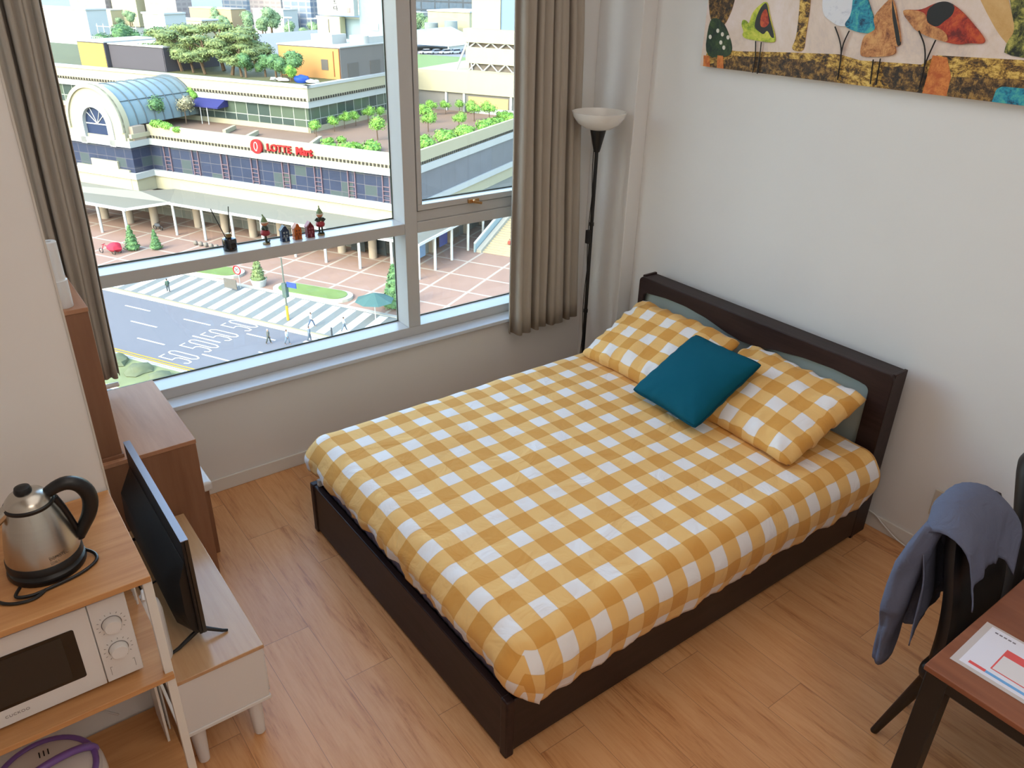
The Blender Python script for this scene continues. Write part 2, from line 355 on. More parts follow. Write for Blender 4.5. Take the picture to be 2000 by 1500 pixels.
# ---------------------------------------------------------------- curtains
def fabric(name, rgb, rough=.9, sc_=(90, 90, 90), bump=.2, var=.05, big=0):
    t = NT(name); c = lin(rgb); n = t.noise(t.coord('Object', sc_), 3, 3)
    t.l(t.mix(n, tuple(x * (1 - var) for x in c[:3]) + (1,), tuple(min(1, x * (1 + var)) for x in c[:3]) + (1,)), t.b.inputs['Base Color'])
    t.b.inputs['Roughness'].default_value = rough; t.b.inputs['Specular IOR Level'].default_value = .15
    h = n
    if big: h = t.math('ADD', t.math('MULTIPLY', n, .02), t.math('MULTIPLY', t.noise(t.coord('Object'), big, 3, .5, .8), 1)); t.bump(h, .5, .02)
    else: t.bump(n, bump, .002)
    return t.m
m_curt = fabric('curtain_linen', (172, 162, 150), sc_=(60, 60, 8))
def curtain(label, prof, z0f, z1=3.80, loc=None):
    # prof: list of (x, y) points of the folded cloth seen from above, at the top and at the bottom
    top, bot = prof; n = len(top); m = 26; mb = MB(); vs = []
    for j in range(m + 1):
        f = j / m
        for i in range(n):
            a, b = top[i], bot[i]; x = a[0] + (b[0] - a[0]) * f; y = a[1] + (b[1] - a[1]) * f
            z = z1 + (z0f(i / (n - 1)) - z1) * f
            x += .006 * noise.noise((x * 9, z * 1.7, 3)); y += .008 * noise.noise((x * 9, z * 1.7, 7))
            vs.append((x, y, z))
    fs = [(j * n + i, j * n + i + 1, (j + 1) * n + i + 1, (j + 1) * n + i) for j in range(m) for i in range(n - 1)]
    mb.add(vs, fs); return tag(mb.build('curtain', m_curt, loc=loc, solid=.003, sharp=80), label, 'curtain')
def folds(x0, x1, k, amp, yc, seed, n=150):
    rnd = random.Random(seed); ph = [rnd.uniform(-.5, .5) for _ in range(40)]; am = [rnd.uniform(.6, 1.15) for _ in range(40)]; out = []
    for i in range(n):
        f = i / (n - 1); u = f * k; q = int(u); h = u - q
        A = am[q] * (1 - h) + am[q + 1] * h; th = 2 * PI * (u + .26 * math.sin(2 * PI * u + ph[q] * 3))
        out.append((x0 + (x1 - x0) * f + .005 * math.sin(th * 2), yc + amp * A * math.cos(th)))
    return out
curtain('grey brown linen curtain hanging right of the window beside the floor lamp',
        (folds(-.735, -.375, 4, .038, -.080, 4), folds(-.728, -.225, 4, .046, -.092, 4)), lambda f: .470 + .02 * f)
curtain('grey brown linen curtain gathered left of the window behind the tall wooden hutch',
        (folds(-3.12, -2.825, 4, .040, -.075, 9), folds(-3.13, -2.885, 4, .036, -.075, 9)), lambda f: .80)
hk = thing('curtain_hook', (-.225, -.002, 1.83), 'small brass holdback hook on the wall right of the curtain', 'hook')
MB().cyl((-.300, -.001, 1.83), (-.300, -.008, 1.83), .020).cyl((-.300, -.008, 1.83), (-.300, -.045, 1.83), .006).build('base', m_brass, hk)
MB().ball((-.300, -.052, 1.83), .016, .012, .016).build('knob', m_brass, hk)
MB().tube([(-.300 + .022 * math.sin(a), -.05, 1.80 + .022 * math.cos(a)) for a in [i * PI / 8 for i in range(13)]], .004).build('ring', m_brass, hk)
tag(MB().cyl((-2.99, -.08, .762), (-2.895, -.08, .762), .011, n=14).build('curtain_weight_rod', m_white, bevel=.002), 'short white rod lying under the hem of the left curtain', 'rod')

# ---------------------------------------------------------------- floor lamp
lx, ly = -.300, -.265
L = thing('floor_lamp', (lx, ly, 0), 'black uplighter floor lamp with white bowl shade beside the bed', 'lamp')
MB().lathe((lx, ly, 0), [(.125, 0), (.13, .012), (.11, .02), (.02, .03)], 40).build('base', m_blackm, L)
MB().cyl((lx, ly, .025), (lx, ly, 1.60), .0105, n=16).cyl((lx, ly, .58), (lx, ly, .60), .0135).cyl((lx, ly, 1.12), (lx, ly, 1.14), .0135).build('pole', m_blackm, L)
MB().lathe((lx, ly, 1.540), [(.016, 0), (.022, .02), (.044, .118), (.040, .122)], 28).build('lamp_socket', m_black, L)
m_opal = M('opal_glass', (236, 232, 226), .12, var=.01, spec=.6)
bowl = [(.03, 0), (.075, .012), (.115, .037), (.142, .072), (.150, .098), (.145, .099), (.137, .073), (.110, .042), (.07, .019), (.028, .008)]
MB().lathe((lx, ly, 1.656), bowl, 48).build('lamp_shade', m_opal, L)
rnd = random.Random(2)
cordp = [(lx - .017 - .012 * abs(math.sin(z * 7.3)), ly - .006, z) for z in [1.57 - i * .045 for i in range(35)]]
MB().tube(cordp, .0028, 6).build('cord', m_black, L)
MB().box(lx - .038, ly - .018, 1.02, lx - .014, ly + .008, 1.10).build('switch', m_black, L, bevel=.004)

# ---------------------------------------------------------------- bed
XF, YN, BH, XH, HH = -2.262, -2.134, .267, -.182, .884
YF = YN + 1.56
bed = thing('bed', (-1.2, -1.35, 0), 'dark brown wooden double bed with a panelled headboard against the wall', 'bed')
MB().box(XF + .02, YN, .02, XH, YN + .028, BH).build('side_rail', m_darkx, bed, bevel=.004)
MB().box(XF + .02, YF - .028, .02, XH, YF, BH).build('side_rail', m_darkx, bed, bevel=.004)
MB().box(XF, YN + .03, .012, XF + .03, YF - .03, BH).build('foot_panel', m_dark, bed, bevel=.004)
for y in (YN, YF - .034): MB().box(XF - .006, y - .004, 0, XF + .03, y + .034, BH + .004).build('corner_post', m_dark, bed, bevel=.006)
MB().box(XF + .03, YN + .03, .15, XH, YF - .03, .17).build('slat_base', m_darkx, bed)
MB().box(XF + .014, YF - .062, BH + .001, XF + .16, YF - .04, BH + .035).build('bracket', m_white, bed, bevel=.004)['label'] = 'white bracket at the far foot corner'
# headboard: front panel with a waved opening, box body behind it, pale panel inside
def wave(y):
    pts = [(-.60, .786), (-.64, .797), (-.79, .812), (-.93, .812), (-1.065, .797), (-1.243, .760), (-1.32, .750), (-1.418, .754), (-1.543, .780), (-1.70, .800), (-1.85, .805), (-1.978, .798), (-2.05, .785)]
    for (a, b), (c, d) in zip(pts, pts[1:]):
        if c <= y <= a: f = (y - a) / (c - a); f = f * f * (3 - 2 * f) * .3 + f * .7; return b + (d - b) * f
    return pts[-1][1]
y0, y1 = YN - .0, YF - .0
def rc(cy, cz, r, a0, a1, n=6): return [(cy + r * math.cos(R(a0 + (a1 - a0) * i / n)), cz + r * math.sin(R(a0 + (a1 - a0) * i / n))) for i in range(n + 1)]
hl, hr = -.615, -2.035      # opening left / right (y)
top_edge = [(y, wave(y)) for y in [hl - .03 - (hl - hr - .06) * i / 60 for i in range(61)]]
hb = MB()
xa, xb_ = XH, XH + .022
# strips between the outer outline and the opening, built as quads around
outer_top = rc(y1 - .03, HH - .03, .03, 0, 90) + [(y, HH) for y in [y1 - .03 - (y1 - y0 - .06) * i / 40 for i in range(1, 40)]] + rc(y0 + .03, HH - .03, .03, 90, 180)
inner = rc(hl - .03, top_edge[0][1] - .03, .03, 0, 90) + top_edge[1:-1] + rc(hr + .03, top_edge[-1][1] - .03, .03, 90, 180)
poly = [(y1, .0)] + outer_top + [(y0, .0), (hr, .0)] + [(hr, .42)] + inner[::-1] + [(hl, .42), (hl, .0)]
bm_poly = poly
hb.prism([(a, b) for a, b in bm_poly], 'x', xa, xb_)
hb.box(xa, hr, 0, xb_, hl, .42)
fp = hb.build('front_panel', m_dark, bed, bevel=.0035)
MB().box(XH + .022, y0 + .016, HH - .02, -.066, y1 - .016, HH - .004).box(XH + .022, y0 + .004, 0, -.060, y0 + .020, HH - .001).box(XH + .022, y1 - .020, 0, -.060, y1 - .004, HH + .004).box(-.075, y0 + .02, 0, -.062, y1 - .02, HH - .004).build('headboard_box', m_dark, bed, bevel=.003)
MB().box(-.150, hr - .05, .40, -.145, hl + .05, .85).build('inset_panel', M('frosted_panel', (168, 180, 176), .35, var=.02), bed, smooth=False)['label'] = 'pale grey green panel inside the headboard'
# mattress
mt = MB().box(XF + .045, YN + .05, .172, XH - .012, YF - .05, .40)
mattress = tag(mt.build('mattress', fabric('mattress_cover', (104, 98, 112), sc_=(14, 14, 14)), bevel=.05, seg=4), 'slate grey mattress lying in the bed frame under the checked blanket', 'mattress')
tf = MB(); n = 120; vs = []
for j in range(5):
    for i in range(n + 1):
        y = YN + .035 + (1.56 - .07) * i / n; k = noise.noise((y * 26, j * .4, 1)); k2 = math.sin(y * 150 + 3 * noise.noise((y * 8, 0, 0)))
        vs.append((XF + .036 + .010 * k2 * (.3 + j * .2) * .6 + .006 * k, y, .26 + j * .026 + .004 * k))
tf.add(vs, [(j * (n + 1) + i, j * (n + 1) + i + 1, (j + 1) * (n + 1) + i + 1, (j + 1) * (n + 1) + i) for j in range(4) for i in range(n)])
tf.build('gathered_edge', MATS.get('x') or fabric('mattress_ruffle', (122, 114, 132), sc_=(20, 20, 20)), mattress, solid=.003, sharp=80)
# blanket
def blanket():
    mb = MB(); mb.uv = []; zt = .512; r = .100
    ix0, ix1, iy0, iy1 = -2.168, -.205, -2.090, -.625     # edges of the flat top
    nx, ny = 150, 120
    Lx0, Ly0, Ly1 = .225, .305, .240
    us = [ix0 - Lx0 + (ix1 - ix0 + Lx0) * i / nx for i in range(nx + 1)]; vsn = [iy0 - Ly0 + (iy1 - iy0 + Ly0 + Ly1) * j / ny for j in range(ny + 1)]
    def prof(L):
        if L < r * PI / 2: a = L / r; return r * math.sin(a), r * (1 - math.cos(a))
        return r, r + (L - r * PI / 2)
    vs = []
    for j, v in enumerate(vsn):
        for i, u in enumerate(us):
            ex = min(0, u - ix0); ey = (v - iy0) if v < iy0 else (v - iy1 if v > iy1 else 0)
            cx = max(u, ix0); cy = min(max(v, iy0), iy1)
            nxw = abs(ex) / Lx0; nyw = abs(ey) / (Ly0 if ey < 0 else Ly1)
            L = max(nxw, nyw); lim = 1.0
            h = math.hypot(ex, ey)
            if h > 0:
                if ex and ey:      # corner
                    Lm = (Lx0 * nxw + (Ly0 if ey < 0 else Ly1) * nyw) / (nxw + nyw)
                else: Lm = Lx0 if ex else (Ly0 if ey < 0 else Ly1)
                hem = 1 + (.10 if not ex else .16) * noise.noise((cx * 2.1 + 5, cy * 2.9, 0)) + (.05 * noise.noise((cx * 11, cy * 11, 4)))
                Lr = L * Lm * hem
                rho, dr = prof(Lr); d = Vector((ex, ey)).normalized()
                # the comforter is puffed: bulges out half-way down, tucks back at the hem
                q = max(0, min(1, (Lr - .10) / (Lm - .10))); rho += .016 * math.sin(q * PI) - .012 * q * q
                amp = q * (.012 if not ex else .017)
                arc = cx * 1.0 + cy * 1.0
                rho += amp * (noise.noise((cx * 13, cy * 13, q * 1.2)) * 1.5 + .5 * noise.noise((cx * 30, cy * 30, q * 2)))
                if ex: rho += q * (.014 * noise.noise((cy * 22, 9, q * 2)) + .009 * noise.noise((cy * 48, 2, q * 3)))
                if ex and ey: rho += .010 * q
                x, y, z = cx + d.x * rho, cy + d.y * rho, zt - dr
            else: x, y, z = u, v, zt
            # soft quilting and slight crown
            edge = min(1, min(u - ix0, v - iy0, iy1 - v) / .3) if h == 0 else 0
            z += .010 * max(0, edge) + .007 * noise.noise((u * 2.6, v * 2.6, 1)) + .0035 * noise.noise((u * 8, v * 8, 5))
            # creases near the foot and near edges
            cr = math.exp(-((u - ix0 + .02) / .10) ** 2) + math.exp(-((v - iy0 + .03) / .12) ** 2) * .8
            z += .006 * cr * noise.noise((u * 16, v * 16, 2)) * (1 if h < .12 else 0)
            vs.append((x, y, z)); mb.uv.append((u, v))
    W = nx + 1
    mb.add(vs, [(j * W + i, j * W + i + 1, (j + 1) * W + i + 1, (j + 1) * W + i) for j in range(ny) for i in range(nx)])
    o = mb.build('blanket', m_ging, solid=.012, sharp=180); o.modifiers['solid'].offset = -1
    return tag(o, 'yellow and white checked comforter spread over the whole bed', 'blanket')
blanket()
def pillow(name, c, U, V, w, h, t, mat, label, cat, pinch=.06, uvs=1.0, seed=0, wr=.006, piping=None, group=None, uvo=(0, 0), pw=.42):
    U = Vector(U).normalized(); V = (Vector(V) - U * Vector(V).dot(U)).normalized(); N = U.cross(V); c = Vector(c)
    mb = MB(); mb.uv = []; n = 36; W = n + 1; vs = []
    for side in (1, -1):
        for j in range(W):
            for i in range(W):
                u = -1 + 2 * i / n; v = -1 + 2 * j / n
                u = math.copysign(abs(u) ** .85, u); v = math.copysign(abs(v) ** .85, v)
                x = w / 2 * u * (1 - pinch * (1 - v * v)); y = h / 2 * v * (1 - pinch * (1 - u * u)); q_ = 1 - .055 * abs(u * v) ** 5; x *= q_; y *= q_
                k = max(0, (1 - u * u) * (1 - v * v)) ** pw
                z = side * t / 2 * k
                if k > 0:
                    rad = max(abs(u), abs(v))
                    z += wr * (noise.noise((x * 9 + seed, y * 9, side)) + .6 * rad * noise.noise((x * 26 + seed, y * 26, side))) * min(1, k * 3)
                    a = math.atan2(v, u); z += wr * .9 * rad ** 3 * math.sin(a * 22 + seed) * min(1, k * 4) * side * .5
                z += .012 * noise.noise((x * 3 + seed, y * 3, 9))
                vs.append(c + U * x + V * y + N * z); mb.uv.append((x * uvs + uvo[0], y * uvs + uvo[1]))
    mb.add(vs, [(j * W + i, j * W + i + 1, (j + 1) * W + i + 1, (j + 1) * W + i) for j in range(n) for i in range(n)]
           + [(W * W + j * W + i, W * W + (j + 1) * W + i, W * W + (j + 1) * W + i + 1, W * W + j * W + i + 1) for j in range(n) for i in range(n)])
    o = mb.build(name, mat, loc=tuple(c), sharp=180)
    bm = bmesh.new(); bm.from_mesh(o.data); bmesh.ops.remove_doubles(bm, verts=bm.verts, dist=.0004); bmesh.ops.recalc_face_normals(bm, faces=bm.faces); bm.to_mesh(o.data); bm.free()
    tag(o, label, cat, group)
    if piping:
        pts = []
        for s_ in range(4):
            for q in range(n):
                e = -1 + 2 * q / n; u, v = [(e, -1), (1, e), (-e, 1), (-1, -e)][s_]
                x = w / 2 * u * (1 - pinch * (1 - v * v)); y = h / 2 * v * (1 - pinch * (1 - u * u)); q_ = 1 - .055 * abs(u * v) ** 5; x *= q_; y *= q_
                pts.append(c + U * x + V * y + N * .012 * noise.noise((x * 3 + seed, y * 3, 9)))
        MB().tube(pts, .0045, 8, True).build('piping', piping, o)
    return o
pillow('pillow', (-.425, -.985, .645), (0, -1, .0), (.42, 0, .20), .74, .525, .17, m_ging2, 'yellow checked pillow on the window side of the bed, leaning on the headboard', 'pillow', .07, seed=3, wr=.017, pw=.36, uvo=(.02, .03))
pillow('pillow', (-.415, -1.697, .640), (-.06, -1, -.0), (.42, 0, .17), .71, .545, .17, m_ging2, 'yellow checked pillow on the near side of the bed, next to the wall outlet', 'pillow', .07, seed=8, wr=.017, pw=.36, uvo=(.05, .055))
m_teal = fabric('teal_cotton', (8, 84, 104), sc_=(120, 120, 120))
pillow('cushion', (-.588, -1.388, .680), (-.10, -1, .03), (.80, 0, .46), .465, .465, .15, m_teal, 'teal blue square cushion leaning between the two checked pillows', 'cushion', .06, seed=5, wr=.0045, piping=fabric('teal_piping', (6, 64, 80)))

# ---------------------------------------------------------------- painting on the right wall
def canvas_mat(name, base, cols, scale, stretch=(1, 1, 1), thr=(.40, .60), bump=.5):
    t = NT(name); n = t.noise(t.coord('Object', stretch), scale, 8, .78, .35); r = t.n('ShaderNodeValToRGB'); e = r.color_ramp.elements
    e[0].position = thr[0]; e[0].color = lin(cols[0]); e[1].position = thr[1]; e[1].color = lin(cols[-1])
    for i, c in enumerate(cols[1:-1]): q = e.new(thr[0] + (thr[1] - thr[0]) * (i + 1) / (len(cols) - 1)); q.color = lin(c)
    t.l(n, r.inputs[0]); t.l(r.outputs[0], t.b.inputs['Base Color']); t.b.inputs['Roughness'].default_value = .55
    if bump: t.bump(n, bump, .004)
    return t.m
PX = -.040
pt = thing('painting', (PX, -1.5, 2.01), 'large unframed canvas painting of colourful birds, high on the wall above the bed', 'painting')
MB().box(PX, -2.60, 2.016, -.002, -.708, 2.92).build('canvas', canvas_mat('sky_paint', 0, [(196, 178, 176), (226, 204, 188), (236, 218, 212)], 2.2, thr=(.35, .65), bump=.1), pt, smooth=False)
def up_wall(px, py):          # photo pixel -> (y, z) on the canvas face; used once to draw the outlines
    d = cam.matrix_world.to_3x3() @ Vector(((px - 1000) / 1538.6447, -(py - 750) / 1538.6447, -1)); o = cam.matrix_world.translation
    t = (PX - o.x) / d.x; return (o.y + d.y * t, o.z + d.z * t)
LAY = [0]
def paint(name, pts, mat, label=None):
    LAY[0] += 1; x = PX - .0006 - .00025 * LAY[0]
    ps = [up_wall(*p) for p in pts]
    if any(k in name for k in ('bird', 'bush', 'pool', 'foliage', 'glow', 'dot', 'dark_tree', 'trunk')): ps = soft(ps)
    ps = [(a, 2.0162 if b < 2.045 and not ('bird' in name or 'dot' in name) else b) for a, b in ps]
    o = MB().prism(ps, 'x', x, PX + .002).build(name, mat, pt, smooth=False)
    if label: o['label'] = label
def stroke(name, pts, r, mat):
    LAY[0] += 1; x = PX - .0006 - .00025 * LAY[0]
    o = MB().tube(cr([(x,) + up_wall(*p) for p in pts], 5), r, 6).build(name, mat, pt)
m_gold = canvas_mat('painted_gold_field', 0, [(42, 30, 18), (120, 84, 32), (204, 160, 70), (235, 200, 110)], 26, (1, 1, 1.6))
m_goldd = canvas_mat('painted_brown_field', 0, [(24, 18, 14), (84, 58, 28), (170, 128, 62)], 34)
m_or = canvas_mat('painted_orange', 0, [(190, 92, 36), (226, 140, 66)], 30)
m_grn = canvas_mat('painted_dark_green', 0, [(18, 36, 30), (50, 74, 40), (92, 108, 50)], 14, thr=(.4, .7))
m_foli = canvas_mat('painted_foliage', 0, [(24, 30, 18), (110, 112, 50), (190, 180, 90)], 30)
m_blue = canvas_mat('painted_blue', 0, [(20, 60, 90), (30, 140, 170), (80, 180, 170)], 20)
m_yg = canvas_mat('painted_yellow_green', 0, [(120, 150, 30), (190, 200, 60), (222, 218, 90)], 16)
m_bk = M('painted_black', (24, 20, 22), .5); m_red = canvas_mat('painted_red', 0, [(110, 24, 18), (176, 50, 26), (206, 90, 40)], 14)
m_wht = canvas_mat('painted_white', 0, [(90, 84, 96), (206, 206, 216), (228, 228, 234)], 9, thr=(.3, .45)); m_dot = M('painted_dots', (226, 220, 206), .5)
m_tan = canvas_mat('painted_tan', 0, [(96, 48, 34), (190, 124, 72), (222, 164, 104)], 22, thr=(.35, .6))
m_och = canvas_mat('painted_ochre_sky', 0, [(206, 160, 96), (224, 184, 124)], 3)
paint('ochre_glow', [(1895, -40), (1960, -40), (1985, 60), (1992, 90), (1975, 95), (1945, 60)], m_och)
paint('gold_band', [(1384, 92), (1440, 100), (1530, 102), (1640, 106), (1680, 118), (1800, 126), (1830, 108), (2010, 118), (2200, 136), (2200, 222), (1373, 128.5)], m_gold)
paint('brown_band', [(1440, 110), (1520, 112), (1690, 130), (1812, 130), (1812, 172), (1640, 158), (1600, 156), (1490, 146), (1390, 133), (1373, 128)], m_goldd)
paint('gold_hedge', [(1600, 122), (1660, 118), (1700, 126), (1720, 132), (1740, 164), (1635, 158), (1632, 140)], m_gold)
paint('orange_strip', [(1822, 108), (1850, 112), (1858, 150), (1850, 182.5), (1803, 176.5)], m_or)
paint('dark_bank', [(1860, 150), (2200, 165), (2200, 222.5), (1850, 182.5)], m_goldd)
paint('blue_pool', [(1950, 168), (1990, 172), (2200, 190), (2200, 222.6), (1938, 191)], m_blue)
paint('dark_tree', [(1384, -40), (1440, -40), (1434, 10), (1416, 50), (1405, 50), (1386, 40)], m_goldd)
paint('green_bush', [(1386, 38), (1402, 34), (1418, 50), (1432, 92), (1425, 112), (1376, 112)], m_grn)
for a in (1375, 1402): paint('orange_post', [(a, 108), (a + 11, 109), (a + 12, 131), (a - 1, 129.8)], m_or)
paint('tree_trunk', [(1566, -40), (1586, -40), (1582, 20), (1574, 70), (1570, 102), (1545, 98), (1556, 74), (1562, 20)], m_gold)
paint('right_foliage', [(1968, -40), (2300, -40), (2300, 140), (1960, 112), (1966, 84), (1984, 60), (1976, 20)], m_foli)
for dx, dy in ((1388, 72), (1403, 60), (1412, 67), (1409, 83), (1423, 73), (1415, 93)):
    paint('white_dot', [(dx + 3 * math.cos(a * PI / 4), dy + 4.5 * math.sin(a * PI / 4)) for a in range(8)], m_dot)
paint('green_bird', [(1452, 38), (1458, 40), (1464, 48), (1470, 26), (1482, 12), (1499, 0), (1504, 30), (1517, 78), (1511, 84), (1470, 78), (1454, 74), (1451, 67), (1454, 62), (1449, 48)], m_yg)
paint('green_bird_wing', [(1477, 38), (1486, 16), (1499, 2), (1504, 32), (1515, 74), (1508, 74), (1500, 58), (1493, 68), (1484, 62), (1475, 54)], m_bk)
paint('green_bird_patch', [(1487, 30), (1498, 14), (1503, 36), (1504, 46), (1496, 54), (1486, 52)], m_red)
paint('white_bird', [(1607, 8), (1612, -30), (1690, -40), (1688, 10), (1668, 50), (1640, 52), (1622, 40), (1610, 30)], m_wht)
paint('blue_bird_wing', [(1648, 50), (1664, 30), (1668, -10), (1676, -30), (1690, -20), (1714, 54), (1700, 66), (1672, 62)], m_blue)
paint('tan_bird', [(1706, 34), (1728, 8), (1744, -6), (1752, 20), (1762, 82), (1754, 92), (1748, 88), (1752, 104), (1736, 110), (1684, 112), (1681, 100), (1688, 70), (1704, 62), (1712, 56)], m_tan)
paint('tan_bird_wing', [(1744, -6), (1748, 16), (1762, 84), (1754, 92), (1749, 60), (1744, 30)], m_bk)
paint('red_bird', [(1765, 18), (1800, 20), (1828, 6), (1850, 2), (1870, 14), (1888, 30), (1926, 76), (1922, 86), (1896, 84), (1870, 88), (1820, 74), (1790, 60), (1778, 44), (1767, 30)], m_red)
paint('red_bird_back', [(1812, 20), (1830, 5), (1850, 2), (1868, 12), (1862, 30), (1848, 40), (1832, 54), (1812, 44)], m_bk)
paint('red_bird_head', [(1765, 18), (1800, 21), (1812, 30), (1812, 46), (1848, 60), (1856, 84), (1820, 74), (1790, 60), (1778, 44), (1767, 30)], m_tan)
for nm, pts in (('green_bird_leg', [(1478, 80), (1477, 112), (1472, 142)]), ('green_bird_leg', [(1489, 82), (1486, 110), (1481, 144)]), ('white_bird_leg', [(1633, 52), (1642, 78), (1645, 106), (1638, 156)]),
                ('white_bird_leg', [(1661, 60), (1650, 84), (1645, 106)]), ('tan_bird_leg', [(1708, 116), (1702, 164)]), ('tan_bird_leg', [(1722, 114), (1713, 166)]),
                ('red_bird_leg', [(1797, 60), (1808, 90), (1808, 128), (1797, 174)]), ('red_bird_leg', [(1830, 78), (1818, 104), (1808, 128)])):
    stroke(nm, pts, .0028, m_bk)

# ---------------------------------------------------------------- wall outlet, plug and cord
m_plate = M('outlet_plate', (206, 196, 182), .4, var=.01)
ou = thing('wall_outlet', (-.006, -2.47, .31), 'cream double wall socket low on the wall behind the chair with the shirt', 'outlet')
MB().box(-.012, -2.555, .222, -.0005, -2.372, .362).build('cover_plate', m_plate, ou, bevel=.004)
for i, y in enumerate((-2.415, -2.495)):
    MB().lathe((-.0125, y, .275), [(.019, -.0035), (.019, 0), (.015, .0005), (.015, .006)][::1], 20, 'x').build('socket', M('socket_shadow', (120, 108, 96), .5), ou)
cd = thing('power_cord', (-.02, -2.4, 0), 'white power cord running from the wall socket along the baseboard behind the headboard', 'cord')
MB().cyl((-.014, -2.415, .272), (-.036, -2.415, .268), .014, .011, 14).build('plug', m_white, cd)
MB().tube(cr([(-.038, -2.415, .266), (-.05, -2.425, .22), (-.04, -2.43, .12), (-.03, -2.42, .03), (-.028, -2.36, .010), (-.026, -2.28, .020), (-.022, -2.20, .055), (-.018, -2.145, .082), (-.016, -2.08, .09)]), .0035, 8).build('cable', m_white, cd)

# ---------------------------------------------------------------- desk and the sheet on it
DX, DY, DZ = -1.495, -3.015, .74
dk = thing('desk', (-.95, -3.4, 0), 'walnut topped desk with black metal legs at the right, near the wall', 'desk')
MB().box(DX, DY - .80, DZ - .019, -.06, DY, DZ).build('desk_top', m_desk, dk, bevel=.003)
MB().box(DX + .008, DY - .77, DZ - .058, DX + .04, DY - .03, DZ - .019).box(DX + .02, DY - .05, DZ - .07, -.08, DY - .02, DZ - .019).box(DX + .02, DY - .79, DZ - .07, -.08, DY - .76, DZ - .019).box(-.11, DY - .77, DZ - .07, -.08, DY - .03, DZ - .019).build('apron', m_blackm, dk, bevel=.002)
for x in (DX + .006, -.13):
    for y in (DY - .068, DY - .79): MB().box(x, y, 0, x + .062, y + .062, DZ - .019).build('leg', m_blackm, dk, bevel=.004)
sheet = thing('laminated_sheet', (-1.30, -3.14, DZ), 'laminated white information sheet with a red box and blue line, on the desk', 'sheet')
o0 = Vector((-1.418, -3.045, DZ + .0012)); U = Vector((-.228, -.003, 0)) * -1; 
ang = R(0); A1 = Vector((.232, .006, 0)); A2 = Vector((.008, -.34, 0))
def sq(a0, b0, a1, b1, z0, z1):
    mb = MB(); P = [o0 + A1 * a + A2 * b for a, b in ((a0, b0), (a1, b0), (a1, b1), (a0, b1))]
    return mb.add([p + Vector((0, 0, z0)) for p in P] + [p + Vector((0, 0, z1)) for p in P], [(3, 2, 1, 0), (4, 5, 6, 7), (0, 1, 5, 4), (1, 2, 6, 5), (2, 3, 7, 6), (3, 0, 4, 7)])
m_lam = M('laminate_film', (196, 186, 184), .15, var=.01, spec=.7); m_paper = M('sheet_paper', (226, 224, 236), .25, var=.01); m_pr = M('sheet_red', (222, 84, 84), .3, var=.02); m_pb = M('sheet_blue', (110, 168, 222), .3, var=.02); m_pw = M('sheet_box', (222, 216, 218), .3, var=.01); m_pg = M('sheet_print', (120, 112, 122), .4)
sq(0, 0, 1, 1, -.0008, .0002).build('laminate_film', m_lam, sheet, smooth=False)
sq(.06, .055, .96, .95, .0003, .0006).build('paper', m_paper, sheet, smooth=False)
sq(.115, .11, .165, .24, .0007, .0009).build('red_line', m_pr, sheet, smooth=False)
sq(.115, .24, .16, .90, .0007, .0009).build('blue_line', m_pb, sheet, smooth=False)
sq(.23, .25, .70, .86, .0007, .0009).build('red_box', m_pr, sheet, smooth=False)
sq(.245, .262, .56, .848, .0010, .0012).build('box_field', m_pw, sheet, smooth=False)
# faint lettering lines of the print
tx = rot_axes(A2.normalized(), A1.normalized(), Vector((0, 0, 1)))
text_mesh('Wi-Fi', .012, .0001, 'print', m_paper, sheet, tuple(o0 + A1 * .60 + A2 * .62 + Vector((0, 0, .0014))), tx)
qq = MB()
for i in range(5): q = sq(.87, .10 + i * .035, .895, .125 + i * .035, .0007, .0009); qq.add(q.v, q.f)
qq.build('print', m_pg, sheet, smooth=False)
qq = MB()
for i in range(4): q = sq(.345, .53 + i * .022, .362, .545 + i * .022, .0013, .0015); qq.add(q.v, q.f)
qq.build('print', m_pg, sheet, smooth=False)
MB().tube([tuple(o0 + A1 * (.42 + .06 * math.cos(a)) + A2 * (.66 + .05 * math.sin(a)) + Vector((0, 0, .0014))) for a in [i * PI / 10 for i in range(16)]], .0009, 5).build('print', m_pg, sheet)

